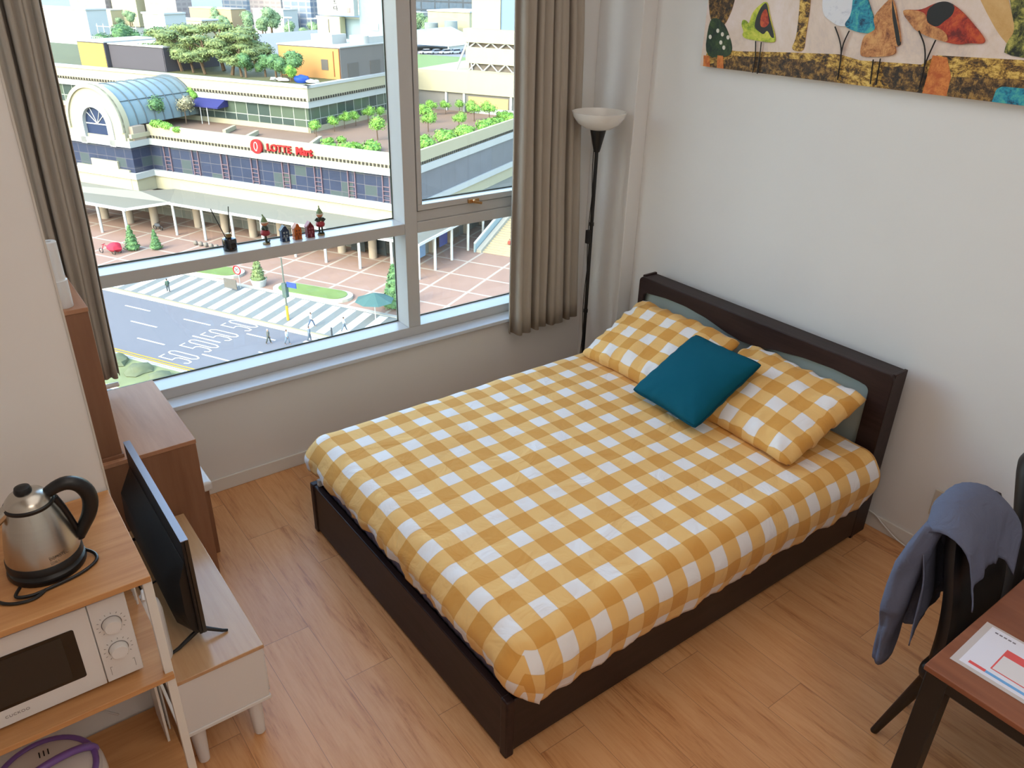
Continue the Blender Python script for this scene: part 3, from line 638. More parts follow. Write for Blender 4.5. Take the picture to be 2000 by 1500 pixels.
# ---------------------------------------------------------------- two dining chairs
m_leath = M('black_upholstery', (22, 20, 22), .5, var=.1, vs=6, bump=.05)
def chair(cx, yb, label, w=.44, hh=.545, rz=0):
    t = thing('dining_chair', (cx, yb, 0), label, 'chair', 'black chairs behind the desk')
    # backrest: curved, tapering shell with depth, leaning back (towards +y)
    def shell(z, f):
        hw = w / 2 * (1 - .06 * f - .35 * max(0, f - .72) ** 1.7 * 5); return hw
    mb = MB(); n = 16; m = 20; vs = []
    for side in (0, 1):
        for j in range(m + 1):
            f = j / m; z = .40 + hh * f
            yc = yb - .10 + .10 * f + .03 * math.sin(f * PI) * -1
            for i in range(n + 1):
                u = -1 + 2 * i / n; hw = shell(z, f)
                rim = max(0, 1 - abs(u) ** 4) ** .5 * (max(0, 1 - max(0, (f - .9) / .1) ** 2) ** .5 if f > .9 else 1)
                th = .008 + .024 * rim
                vs.append((cx + u * hw, yc - .035 * (u * u) + (th if side else -th), z))
    W = n + 1; Q = (m + 1) * W
    fs = [(j * W + i, j * W + i + 1, (j + 1) * W + i + 1, (j + 1) * W + i) for j in range(m) for i in range(n)]
    fs += [(Q + a, Q + d, Q + c, Q + b) for a, b, c, d in fs]
    ring = [i for i in range(n)] and ([(i, i + 1) for i in range(n)] + [(j * W + n, (j + 1) * W + n) for j in range(m)] + [(m * W + i + 1, m * W + i) for i in range(n - 1, -1, -1)] + [((j + 1) * W, j * W) for j in range(m - 1, -1, -1)])
    fs += [(a, b, Q + b, Q + a) for a, b in ring]
    mb.add(vs, fs); mb.build('backrest', m_leath, t, sharp=60)
    MB().box(cx - w / 2, yb - .56, .40, cx + w / 2, yb - .08, .475).build('seat', m_leath, t, bevel=.03, seg=4)
    for sx in (-1, 1):
        MB().cyl((cx + sx * (w / 2 - .055), yb - .125, .46), (cx + sx * (w / 2 - .082), yb + .005, 0), .023, .013, 16).build('leg', m_blackm, t)
        MB().cyl((cx + sx * (w / 2 - .03), yb - .50, .41), (cx + sx * (w / 2 - .01), yb - .56, 0), .018, .012, 14).build('leg', m_blackm, t)
    t.rotation_euler = (0, 0, R(rz)); return t
CX1, CYB = -1.010, -2.825
chair(CX1, CYB, 'black upholstered chair with a blue shirt hung over its back', .37, .575, 0)
chair(-.548, -2.820, 'black upholstered chair without a shirt, nearest the right wall', .38, .61)

# blue shirt hung over the first chair
m_shirt = fabric('blue_shirt_cloth', (98, 103, 124), sc_=(70, 70, 70), big=14)
def shirt():
    mb = MB(); nu, nv = 44, 46; vs = []
    # v runs from the front hem (desk side), over the top of the backrest, down the back
    for j in range(nv + 1):
        f = j / nv
        for i in range(nu + 1):
            u = -1 + 2 * i / nu
            top = 1.018 - .012 * u * u - .085 * max(0, u) ** 2.6 - .05 * max(0, -u) ** 4
            fl = .205 - .05 * max(0, u) + .03 * noise.noise((u * 2, 0, 3))     # length in front
            bl = .40 + .02 * math.sin(u * 5)      # length behind
            s = -fl + (fl + bl) * f
            if abs(s) < .06:
                a = s / .06 * PI / 2; y = .064 * math.sin(a); z = top - .055 * (1 - math.cos(a))
            else:
                sg = 1 if s > 0 else -1; e = abs(s) - .06; z = top - .055 - e; y = sg * .064
            k = (z - .40) / .60
            yc = CYB - .10 + .10 * min(1, k) - .03 * math.sin(min(1, max(0, k)) * PI) - .028 * u * u
            hw = .190 + (.030 * max(0, (s - .06)) * 3 if s > 0 else 0)
            x = CX1 + u * hw - .005
            if u > 0: x -= .125 * u * min(1, max(0, -s) / .15)
            w1 = noise.noise((u * 3.2, z * 6, 2)); w2 = noise.noise((u * 9, z * 10, 5))
            d = .012 * w1 + .004 * w2; k2 = min(1, abs(s) / .08)
            y += d * k2 + (.008 * k2 if s > 0 else -.008 * k2); z += .002 * w2
            vs.append((x, yc + y, z))
    W = nu + 1
    mb.add(vs, [(j * W + i, j * W + i + 1, (j + 1) * W + i + 1, (j + 1) * W + i) for j in range(nv) for i in range(nu)])
    o = mb.build('shirt', m_shirt, loc=(CX1, CYB, .35), solid=.004, sharp=180)
    tag(o, 'blue grey button shirt hanging over the back of a black chair', 'shirt')
    def sleeve(pts, rs, nm='sleeve'):
        pts = [Vector(p) for p in pts]; fine = []; fr = []
        for k in range(len(pts) - 1):
            for q in range(6): f = q / 6; fine.append(pts[k].lerp(pts[k + 1], f)); fr.append(rs[k] + (rs[k + 1] - rs[k]) * f)
        fine.append(pts[-1]); fr.append(rs[-1])
        m2 = MB(); n = 22; vv = []
        for q, (p, r_) in enumerate(zip(fine, fr)):
            for k in range(n):
                a = 2 * PI * k / n; rr = r_ * (1 + .16 * math.sin(a * 3 + q * .12) + .22 * noise.noise((math.cos(a) * 1.5, math.sin(a) * 1.5, q * .22)))
                vv.append(p + Vector((math.cos(a) * rr, math.sin(a) * rr * .42, 0)))
        fs = [(q * n + k, q * n + (k + 1) % n, (q + 1) * n + (k + 1) % n, (q + 1) * n + k) for q in range(len(fine) - 1) for k in range(n)]
        fs += [tuple(range(n))[::-1]]
        m2.add(vv, fs); return m2.build(nm, m_shirt, o, sharp=180, solid=.003)
    sleeve([(CX1 - .14, CYB + .01, .95), (CX1 - .165, CYB + .035, .80), (CX1 - .172, CYB + .040, .62), (CX1 - .165, CYB + .040, .50), (CX1 - .150, CYB + .040, .37)], [.055, .075, .070, .055, .048])
    sleeve([(CX1 + .03, CYB + .02, .93), (CX1 + .02, CYB + .056, .78), (CX1 + .00, CYB + .055, .62), (CX1 - .01, CYB + .045, .52)], [.05, .10, .115, .12], 'shirt_tail')
shirt()

# ---------------------------------------------------------------- television and its stand
st = thing('tv_stand', (-2.99, -1.15, 0), 'low white television stand with a wooden top and tapered legs', 'tv stand')
SX0, SX1, SY0, SY1 = -3.150, -2.855, -1.575, -.70
MB().box(SX0, SY0, .405, SX1, SY1, .420).build('stand_top', m_oaky, st, bevel=.002)
MB().box(SX0 + .006, SY0 + .006, .185, SX1 - .006, SY1 - .004, .405).build('body', m_white, st, bevel=.002)
MB().box(SX0 + .004, SY0 + .002, .170, SX1 - .002, SY1 - .002, .185).build('bottom_panel', m_white, st, bevel=.002)
MB().box(SX1 - .006, SY0 + .02, .192, SX1 + .002, -1.145, .398).build('drawer_front', m_white, st, bevel=.002)
MB().box(SX1 - .006, -1.135, .192, SX1 + .002, SY1 - .02, .398).build('drawer_front', m_white, st, bevel=.002)
for x in (SX0 + .05, SX1 - .05):
    for y in (SY0 + .06, SY1 - .06): MB().cyl((x, y, .17), (x, y - (.02 if y < -1.2 else -.02), 0), .028, .018, 20).build('leg', m_white, st, bevel=.002)
tv = thing('television', (-2.99, -1.05, .42), 'thin black television seen from behind and the side, on the low stand', 'television')
ty0, ty1, tz0, tz1, tx = -1.462, -.757, .462, .845, -3.008
m_bezel = M('tv_edge', (150, 148, 158), .3, .3)
MB().box(tx, ty0, tz0 + .005, tx + .012, ty1, tz1).build('screen', M('tv_screen', (10, 11, 14), .08, var=.02, spec=.8), tv, bevel=.001)
MB().box(tx - .0105, ty0, tz0 + .005, tx - .0005, ty1, tz1 - .002).build('back_panel', m_black, tv, bevel=.002)
MB().box(tx - .011, ty0, tz1 - .0015, tx + .012, ty1, tz1 + .001).build('top_edge', m_bezel, tv, smooth=False)['label'] = 'silver top edge'
pb = [(tz0 - .004, tx - .008), (tz0 - .004, tx - .022), (tz0 + .03, tx - .060), (tz0 + .10, tx - .072), (tz0 + .22, tx - .066), (tz0 + .29, tx - .012), (tz0 + .29, tx - .008)]
hb = MB(); hb.prism([(b, a) for a, b in pb], 'y', ty0 + .03, ty1 - .03) if False else None
v_ = []; 
for y, k in ((ty0 + .02, .45), (ty0 + .07, 1), (ty1 - .07, 1), (ty1 - .02, .45)):
    v_ += [(tx - .010 - (tx - .010 - b) * k, y, a) for a, b in pb]
n_ = len(pb); hb.add(v_, [(q * n_ + k, q * n_ + (k + 1) % n_, (q + 1) * n_ + (k + 1) % n_, (q + 1) * n_ + k) for q in range(3) for k in range(n_)] + [tuple(range(n_)), tuple(range(3 * n_, 4 * n_))])
hb.build('rear_housing', m_black, tv, bevel=.003)
MB().cyl((tx - .026, ty0 + .052, tz0 + .055), (tx - .032, ty0 + .052, tz0 + .055), .013, n=20).build('badge', M('silver_badge', (190, 188, 186), .35, .6), tv)['label'] = 'round silver badge'
for y in (-1.425, -.80):
    s_ = -1 if y < -1 else 1
    MB().tube([(tx + .002, y, tz0 + .012), (tx + .010, y, tz0 - .008), (tx + .062, y + s_ * .02, .430), (tx + .078, y + s_ * .022, .424)], [.008, .008, .006, .0045], 8).tube([(tx - .002, y, tz0 + .012), (tx - .012, y, tz0 - .008), (tx - .080, y + s_ * .018, .430), (tx - .118, y + s_ * .025, .424)], [.008, .008, .006, .0045], 8).build('stand_foot', m_black, tv)
MB().tube(cr([(tx - .05, -1.18, .52), (tx - .085, -1.17, .50), (tx - .10, -1.14, .43), (tx - .11, -1.0, .425), (tx - .12, -.86, .425)]), .0035, 8).build('cable', m_black, tv)

# white container with a thin spout standing behind the rack
bt = thing('pump_bottle', (-3.105, -1.545, .42), 'white round bottle with a thin spout between the rack and the television', 'bottle')
MB().lathe((-3.148, -1.435, .4205), [(.041, 0), (.043, .01), (.043, .19), (.038, .225), (.020, .245), (.010, .25)], 28).build('body', m_white, bt)
MB().tube([(-3.148, -1.435, .665), (-3.148, -1.435, .70), (-3.152, -1.450, .700), (-3.156, -1.47, .690)], .006, 8).cyl((-3.148, -1.435, .662), (-3.148, -1.435, .68), .014).build('spout', m_white, bt)

# ---------------------------------------------------------------- console with hutch, stool, roll
cs = thing('dressing_console', (-2.93, -.34, 0), 'brown wooden dressing console with a tall narrow hutch under the window', 'cabinet')
KX0, KX1, KY0, KY1 = -3.155, -2.749, -.668, -.035
MB().box(KX0, KY0, .702, KX1, KY1, .720).build('console_top', m_cabtop, cs, bevel=.0015)
MB().box(KX0, KY0 + .002, 0, KX1 - .002, KY0 + .020, .702).build('side_panel', m_cab, cs, bevel=.0015)
MB().box(KX0, KY1 - .02, 0, KX1 - .002, KY1 - .002, .702).build('side_panel', m_cab, cs, bevel=.0015)
MB().box(KX0, KY0 + .02, .03, KX0 + .012, KY1 - .02, .702).build('back_panel', m_cab, cs, smooth=False)
MB().box(KX0 + .012, KY0 + .021, .59, KX1 - .03, KY1 - .021, .70).build('drawer_box', m_cab, cs, bevel=.002)
MB().box(KX0, KY0 + .022, .7205, -3.010, -.140, .735).build('hutch_plinth', m_cab, cs, bevel=.0015)
MB().box(KX0, KY0 + .030, .735, -3.015, KY0 + .048, 1.322).build('hutch_side', m_cab, cs, bevel=.0015)
MB().box(KX0, -.165, .735, -3.015, -.147, 1.322).build('hutch_side', m_cab, cs, bevel=.0015)
MB().box(KX0, KY0 + .026, 1.322, -3.013, -.140, 1.338).build('hutch_top', m_cabtop, cs, bevel=.0015)
MB().box(-3.032, KY0 + .048, .74, -3.028, -.167, 1.32).build('mirror', M('mirror_glass', (200, 205, 205), .03, 1), cs, smooth=False)
rl = thing('paper_roll', (-3.075, -.60, 1.3385), 'white paper roll standing upright on top of the hutch', 'roll')
MB().lathe((-3.078, -.592, 1.3385), [(.004, 0), (.029, 0), (.030, .002), (.030, .098), (.0255, .10), (.0245, .232), (.023, .234), (.010, .234), (.009, .20)], 32).build('paper', m_white, rl)
MB().tube([(-3.078 + .0255 * math.cos(a), -.592 + .0255 * math.sin(a), .1 + 1.3385 + .002) for a in [i * PI / 12 for i in range(24)]], .0012, 5, True).build('paper_edge', m_white, rl)
so = thing('stool', (-2.80, -.27, 0), 'brown stool cabinet with a white padded top tucked beneath the console', 'stool')
MB().box(-3.02, -.486, 0, -2.694, -.060, .355).build('body', m_cab, so, bevel=.002)
MB().box(-3.03, -.515, .357, -2.682, -.045, .405).build('seat_pad', m_white, so, bevel=.012, seg=4)

# ---------------------------------------------------------------- kitchen rack
RX1, RY0, RY1 = -3.165, -1.832, -1.378
RX0 = -3.765
rk = thing('kitchen_rack', (-3.46, -1.6, 0), 'open kitchen rack with wooden shelves and white metal posts against the partition wall', 'rack')
for z in (1.050, .711, .170): MB().box(RX0, RY0, z - .018, RX1, RY1, z).build('shelf', m_oak, rk, bevel=.0015)
for x in (RX0, RX1 - .0):
    for y in (RY0 + .012, RY1 - .034):
        MB().box(x - .020, y, 0, x + .002, y + .022, 1.032).build('post', m_whitem, rk, bevel=.001)
for x in (RX0 - .01, RX1 - .012):
    for z in (.98, .60, .45, .07): MB().box(x - .004, RY0 + .034, z - .006, x + .004, RY1 - .034, z + .006).build('side_rail', m_whitem, rk, bevel=.001)
mb = MB()
for k in range(4): y = RY1 - .055 - k * .022; mb.cyl((RX1 - .010, y, .07), (RX1 - .010, y, 1.03), .003, n=8)
mb.build('side_wires', m_whitem, rk)
MB().box(RX1 - .030, RY1 - .17, .165, RX1 - .022, RY1 - .03, .52).build('side_plate', m_whitem, rk, bevel=.001)
tag(MB().tube(cr([(-3.27, -1.76, .692), (-3.268, -1.765, .66), (-3.255, -1.77, .642), (-3.238, -1.77, .655), (-3.234, -1.765, .692)]), .0032, 8).build('cable_loop', m_black), 'black cable loop hanging below the microwave shelf', 'cable')
tag(MB().tube([(-3.42, -1.3735, .34), (-3.30, -1.3735, .20)], .0035, 8).build('electric_lead', m_white), 'thin white cord on the partition wall behind the rack', 'cord')

# kettle
kx, ky, kz = -3.362, -1.640, 1.0505
kt = thing('electric_kettle', (kx, ky, kz), 'brushed steel electric kettle with black handle on the top shelf of the rack', 'kettle')
MB().lathe((kx, ky, kz), [(.088, 0), (.090, .006), (.088, .016), (.080, .022), (.078, .026)], 40).build('power_base', m_black, kt)
body = [(.082, .027), (.085, .034), (.084, .050), (.079, .085), (.071, .125), (.062, .160), (.054, .182), (.052, .188)]
MB().lathe((kx, ky, kz), [(.080, .024), (.087, .028), (.086, .046), (.0845, .048)], 44).build('base_band', m_black, kt)
MB().lathe((kx, ky, kz), body, 48).build('kettle_body', m_steel, kt)
MB().lathe((kx, ky, kz), [(.052, .184), (.0555, .186), (.056, .193), (.052, .196)], 40).build('lid_ring', m_black, kt)
MB().lathe((kx, ky, kz), [(.0525, .194), (.050, .202), (.040, .214), (.024, .222), (.010, .225)], 40).build('lid', m_steel, kt)
kn = MB(); kn.lathe((kx - .004, ky, kz + .222), [(.019, 0), (.020, .006), (.017, .015), (.008, .019)], 24); kn.build('lid_knob', m_black, kt)
hd = Vector((math.cos(R(-5)), math.sin(R(-5)), 0)); up_ = Vector((0, 0, 1)); K = Vector((kx, ky, kz))
hp = [(a_.x, a_.y) for a_ in cr([(p_[0], p_[1], 0) for p_ in [(.040, .202), (.062, .214), (.088, .218), (.112, .205), (.126, .178), (.127, .148), (.117, .115), (.100, .086), (.086, .062)]], 3)]
fine = []
for a, b in zip(hp, hp[1:]):
    for q in range(4): f = q / 4; fine.append((a[0] + (b[0] - a[0]) * f, a[1] + (b[1] - a[1]) * f))
fine.append(hp[-1])
MB().tube([K + hd * a + up_ * b for a, b in fine], [.014 + .005 * math.sin(PI * i / (len(fine) - 1)) for i in range(len(fine))], 14).build('handle', m_black, kt, sharp=80)
MB().tube([K + hd * a + up_ * b for a, b in [(.054, .188), (.066, .155), (.075, .12), (.083, .08), (.088, .05)]], [.009, .008, .007, .007, .008], 10).build('handle_strap', m_black, kt, sharp=80)
sp = MB(); sp.obox(K + Vector((-.062, 0, .176)), (1, 0, .75), (0, 1, 0), (-.75, 0, 1), .026, .018, .010); sp.build('spout', m_steel, kt, bevel=.006)
MB().tube(cr([K + Vector((.086, -.006, .012)), K + Vector((.104, -.030, .006)), K + Vector((.100, -.060, .004)), K + Vector((.060, -.088, .004)), K + Vector((0, -.102, .004)), K + Vector((-.05, -.108, .004)), K + Vector((-.082, -.098, .008)), K + Vector((-.070, -.070, .010))]), .0042, 8).tube(cr([K + Vector((-.02, -.104, .004)), K + Vector((-.045, -.122, .004)), K + Vector((-.078, -.120, .004)), K + Vector((-.11, -.10, .004)), K + Vector((-.14, -.05, .004))]), .0042, 8).build('cord', m_black, kt)
fwd = Vector((0.32, -.93, -.0)).normalized()
def on_kettle(body_txt, size, z, r, ang, mat, nm):
    n = Vector((math.cos(ang), math.sin(ang), 0)); sl = .36
    nn = (n + Vector((0, 0, sl))).normalized(); xx = Vector((-n.y, n.x, 0)); yy = nn.cross(xx)
    text_mesh(body_txt, size, .0002, nm, mat, kt, tuple(K + n * r + Vector((0, 0, z)) - xx * .022), rot_axes(xx, yy, nn), 1.05)
on_kettle('DOMOTEC', .0088, .066, .0845, R(-72), m_black, 'lettering')
on_kettle('ROYAL +', .0050, .0545, .0860, R(-72), m_black, 'lettering')

# microwave
MX1, MX0, MY0, MY1, MZ0, MZ1 = -3.226, -3.672, -1.775, -1.45, .722, .986
mw = thing('microwave', (-3.45, -1.6, .711), 'white microwave oven with two dials on the middle shelf of the rack', 'microwave')
MB().box(MX0, MY0 + .012, MZ0, MX1, MY1, MZ1).build('body', m_white, mw, bevel=.004)
MB().box(MX0, MY0, MZ0, -3.316, MY0 + .0125, MZ1).build('door', m_white, mw, bevel=.002)
MB().box(-3.314, MY0, MZ0, MX1, MY0 + .0125, MZ1).build('control_panel', m_white, mw, bevel=.002)
def rrect(x0, z0, x1, z1, r): return rc(x1 - r, z1 - r, r, 0, 90, 5) + rc(x0 + r, z1 - r, r, 90, 180, 5) + rc(x0 + r, z0 + r, r, 180, 270, 5) + rc(x1 - r, z0 + r, r, 270, 360, 5)
MB().prism(rrect(-3.655, .775, -3.355, .934, .006), 'y', MY0 - .0015, MY0 + .001).build('door_window', M('oven_window', (16, 14, 13), .12, var=.05, spec=.6), mw)
MB().prism(rrect(-3.645, .785, -3.385, .924, .004), 'y', MY0 - .0020, MY0 - .0012).build('window_mesh', M('oven_mesh', (42, 38, 34), .35), mw)
m_ring = M('dial_ring', (120, 112, 110), .4)
for z in (.906, .820):
    kb = MB().lathe((-3.271, MY0, z), [(.0225, .0005), (.0225, -.003), (.0205, -.018), (.019, -.020), (.002, -.020)], 32, 'y').build('dial', m_white, mw)
    MB().tube([(-3.271 + .0235 * math.cos(a), MY0 - .0005, z + .0235 * math.sin(a)) for a in [i * PI / 16 for i in range(32)]], .0009, 5, True).build('dial_ring', m_ring, mw)
    mk = MB()
    for a in range(-60, 245, 24): c, s_ = math.cos(R(a)), math.sin(R(a)); mk.obox((-3.271 + .033 * c, MY0 - .0003, z + .033 * s_), (c, 0, s_), (0, 1, 0), (-s_, 0, c), .0022, .0003, .0006)
    mk.build('dial_marks', m_ring, mw)
MB().box(-3.301, MY0 - .0006, .742, -3.300, MY0, .768).box(-3.301, MY0 - .0006, .768, -3.296, MY0, .769).build('panel_mark', m_ring, mw); MB().box(-3.242, MY0 - .0006, .742, -3.241, MY0, .768).box(-3.246, MY0 - .0006, .768, -3.241, MY0, .769).build('panel_mark', m_ring, mw)
text_mesh('CUCKOO', .0115, .0002, 'lettering', m_ring, mw, (-3.545, MY0 - .0004, .746), rot_axes((1, 0, 0), (0, 0, 1), (0, -1, 0)), 1.12)
for x in (MX0 + .04, MX1 - .04):
    for y in (MY0 + .04, MY1 - .04): MB().cyl((x, y, .7115), (x, y, .723), .012).build('foot', m_black, mw)

# white pot with purple handle on the bottom shelf
pc = Vector((-3.520, -1.690, .1705)); m_purp = M('purple_plastic', (122, 88, 158), .3, var=.04); m_cream = M('cream_plastic', (214, 204, 196), .35, var=.03)
po = thing('steam_pot', tuple(pc), 'round white pot with a purple rim and carrying handle on the lowest rack shelf', 'pot')
MB().lathe(pc, [(.10, 0), (.125, .01), (.142, .08), (.150, .18), (.148, .215), (.142, .225)], 44).build('body', m_cream, po)
MB().lathe(pc, [(.136, .222), (.128, .240), (.10, .254), (.06, .262), (.004, .265)], 44).build('lid', m_cream, po)
MB().tube([pc + Vector((.128 * math.cos(a), .128 * math.sin(a), .243)) for a in [i * PI / 24 for i in range(48)]], .0085, 10, True).build('rim', m_purp, po, sharp=80)
hh = [pc + Vector((.136 * math.cos(a) * math.cos(R(14)), .136 * math.cos(a) * math.sin(R(14)) - .01, .235 + .055 * math.sin(a))) for a in [i * PI / 20 for i in range(21)]]
MB().tube(hh, .011, 10).build('handle', m_purp, po, sharp=80)
mk = MB()
for i in range(3): mk.box(pc.x + .0 + i * .011, pc.y + .055, pc.z + .258, pc.x + .003 + i * .011, pc.y + .075, pc.z + .264)
mk.build('vent_slots', m_black, po)

# ---------------------------------------------------------------- things on the window transom
TZ = 1.2085; TY = .130
df = thing('reed_diffuser', (-2.262, TY, TZ), 'black glass reed diffuser bottle with two reeds on the window ledge', 'diffuser')
MB().lathe((-2.262, TY, TZ), [(.030, 0), (.0325, .003), (.0330, .05), (.030, .057), (.012, .061), (.012, .064)], 32).build('bottle', M('black_glass', (8, 8, 16), .06, spec=.8), df)
MB().lathe((-2.262, TY, TZ + .064), [(.0135, 0), (.0135, .016), (.011, .017)], 24).build('collar', M('gold_collar', (150, 122, 78), .35, .7), df)
MB().box(-2.262 - .004, TY - .0345, TZ + .018, -2.262 + .020, TY - .0325, TZ + .040).build('label_panel', m_black, df)
for a, b in ((-.062, .0), (.020, .0)): MB().cyl((-2.262, TY, TZ + .02), (-2.262 + a, TY + .006, TZ + .205), .0022, n=8).build('reed', m_black, df)
m_skin = M('figurine_skin', (206, 138, 104), .5); m_hat = M('figurine_hat', (120, 136, 92), .6, var=.15, vs=30); m_rj = M('figurine_red', (150, 34, 44), .5, var=.1, vs=30); m_boot = M('figurine_dark_green', (44, 52, 36), .55); m_fb = M('figurine_base', (150, 130, 92), .7); m_scarf = M('figurine_cream', (206, 190, 168), .6)
def elf(x, face, label, lean=0):
    t = thing('elf_figurine', (x, TY, TZ), label, 'figurine', 'small figurines on the window ledge'); c = Vector((x, TY, TZ)); fx, fy = math.cos(face), math.sin(face); fd = Vector((fx, fy, 0)); sd = Vector((-fy, fx, 0))
    MB().lathe(c, [(.018, 0), (.019, .003), (.017, .006)], 24).build('base', m_fb, t)
    for s_ in (-1, 1):
        MB().tube([c + sd * .007 * s_ + Vector((0, 0, .045)), c + sd * .007 * s_ + Vector((0, 0, .012))], .0052, 8).build('leg', m_boot, t)
        b = c + sd * .007 * s_ + fd * .005 + Vector((0, 0, .010)); MB().ball(b, .010, .010, .005).tube([b + fd * .006, b + fd * .014 + Vector((0, 0, .006))], [.003, .0015], 6).build('boot', m_boot, t)
    MB().lathe(c + Vector((0, 0, .040)), [(.008, 0), (.020, .005), (.0235, .016), (.019, .028), (.011, .038)], 20).build('red_breeches', m_rj, t)
    MB().lathe(c + Vector((0, 0, .070)), [(.016, 0), (.0175, .006), (.013, .018), (.007, .022)], 20).build('jacket', m_boot, t)
    for s_ in (-1, 1): MB().tube([c + sd * .013 * s_ + Vector((0, 0, .086)), c + sd * .024 * s_ + fd * .004 + Vector((0, 0, .078)), c + sd * .014 * s_ + fd * .013 + Vector((0, 0, .072))], [.005, .005, .004], 8).build('arm', m_boot, t)
    MB().ball(c + fd * .013 + Vector((0, 0, .074)), .005).build('hands', m_scarf, t)
    h = c + Vector((0, 0, .103)); hd_ = MB().ball(h, .0160, .0160, .0155, 16, 12).build('head', m_skin, t)
    MB().ball(h + fd * .0165 + Vector((0, 0, -.001)), .0034).build('nose', m_skin, hd_)
    for s_ in (-1, 1): MB().ball(h + fd * .0140 + sd * .006 * s_ + Vector((0, 0, .004)), .0018).build('eye', m_black, hd_)
    MB().tube([h + fd * .0152 + sd * k * .004 + Vector((0, 0, -.006 + abs(k) * .001)) for k in (-1, 0, 1)], .0007, 5).build('mouth', m_black, hd_)
    for s_ in (-1, 1): MB().ball(h + sd * .0135 * s_, .003, .003, .004).build('ear', m_skin, hd_)
    MB().lathe(h + Vector((0, 0, .003)), [(.0168, 0), (.0172, .005), (.013, .014), (.008, .024), (.003, .030)], 20).tube([h + Vector((0, 0, .028)), h - fd * .003 + Vector((0, 0, .038)), h - fd * .006 + Vector((0, 0, .043))], [.0045, .003, .0035], 8).build('hat', m_hat, t)
    MB().tube([h + Vector((.0165 * math.cos(a), .0165 * math.sin(a), .005)) for a in [i * PI / 8 for i in range(16)]], .0034, 6, True).build('hat_brim', m_scarf, t)
elf(-2.084, R(-18), 'elf figurine in red breeches and green hat, turned sideways, next to the diffuser')
elf(-1.797, R(-100), 'elf figurine facing the room with green hat, right end of the ledge row')
def house(x, col, trim, roof, kind, label):
    t = thing('house_figurine', (x, TY, TZ), label, 'figurine', 'small figurines on the window ledge')
    w_, d, h = .0190, .017, .050; y = TY
    a = M('house_' + kind, col, .35, var=.15, vs=40); b = M('house_trim_' + kind, trim, .4); r_ = M('house_roof_' + kind, roof, .4)
    if kind == 'blue': g = [(-w_, 0), (w_, 0), (w_, h), (w_ * .7, h + .006), (w_ * .45, h + .014), (w_ * .45, h + .022), (w_ * .2, h + .027), (-w_ * .2, h + .027), (-w_ * .45, h + .022), (-w_ * .45, h + .014), (-w_ * .7, h + .006), (-w_, h)]
    elif kind == 'orange': g = [(-w_, 0), (w_, 0), (w_, h), (w_ * .5, h + .016), (w_ * .35, h + .026), (0, h + .031), (-w_ * .35, h + .026), (-w_ * .5, h + .016), (-w_, h)]
    else: g = [(-w_, 0), (w_, 0), (w_, h), (0, h + .030), (-w_, h)]
    MB().prism([(x + u, TZ + v) for u, v in g], 'y', y - d, y - d + .006).build('facade', a, t, bevel=.0008)
    MB().prism([(x + u, TZ + v) for u, v in [(-w_ * .92, 0), (w_ * .92, 0), (w_ * .92, h), (0, h + .022), (-w_ * .92, h)]], 'y', y - d + .006, y + d).build('walls', a, t)
    MB().prism([(x - w_ - .001, TZ + h - .001), (x, TZ + h + .024), (x + w_ + .001, TZ + h - .001), (x + w_ + .001, TZ + h + .003), (x, TZ + h + .028), (x - w_ - .001, TZ + h + .003)], 'y', y - d + .0065, y + d + .001).build('roof', r_, t)
    for vx in (-.007, .007):
        for vz in (.024, .040): MB().box(x + vx - .0038, y - d - .001, TZ + vz, x + vx + .0038, y - d, TZ + vz + .009).build('house_pane', b, t)
    MB().box(x - .004, y - d - .001, TZ + .001, x + .004, y - d, TZ + .017).build('house_door', b, t)
    MB().box(x - w_ - .001, y - d - .0012, TZ + .0195, x + w_ + .001, y - d, TZ + .0215).build('cornice', b, t)
    MB().box(x - w_ - .0015, y - d - .002, TZ, x + w_ + .0015, y + d + .001, TZ + .0012).build('base', a, t)
TYH = TY
house(-1.990, (34, 52, 84), (150, 160, 160), (40, 48, 70), 'blue', 'tiny dark blue ceramic house with a stepped gable on the window ledge')
house(-1.925, (186, 96, 36), (120, 56, 24), (170, 84, 34), 'orange', 'tiny orange ceramic house between the blue and the crimson house')
house(-1.857, (104, 18, 36), (160, 90, 100), (150, 60, 70), 'crimson', 'tiny crimson ceramic house with a pointed gable on the window ledge')

# ================================================================== THE CITY BELOW (its own axes, turned 29 degrees, street level z = 0)
_lin0 = lin
def lin(c): return tuple(x * .37 for x in _lin0(c)[:3]) + (1,)     # city colours darkened to hold down the strong daylight on them
def CM(name, rgb, rough=.8, **k): return M('city_' + name, rgb, rough, **{**dict(var=.05, vs=.6, spec=.2), **k})
c_cream = CM('cream_stone', (206, 198, 166)); c_white = CM('white_band', (212, 214, 210)); c_pink = CM('pinkish_stone', (196, 178, 158))
c_brown = CM('terrace_paving', (160, 132, 112), vs=.3, var=.12); c_roof = CM('roof_gravel', (150, 150, 136), vs=.2, var=.15)
c_dentil = CM('dentil_dark', (70, 66, 58)); c_grass = CM('lawn', (134, 160, 92), vs=.5, var=.25); c_soil = CM('roof_soil', (112, 112, 70), vs=.4, var=.25)
c_orange = CM('orange_render', (222, 164, 100)); c_yellow = CM('yellow_render', (240, 200, 96)); c_grey = CM('grey_cladding', (140, 134, 130), scale=(1, 1, .05), vs=1.5)
c_post = CM('post_white', (236, 236, 230), .5); c_metal = CM('canopy_metal', (142, 142, 132), .5, scale=(1, 4, 1), vs=1); c_blue = CM('blue_awning', (58, 62, 130))
c_red = CM('sign_red', (214, 34, 40), .5, var=.02); c_teal = CM('teal_canvas', (80, 120, 118)); c_asph = CM('dark_asphalt', (136, 136, 142))
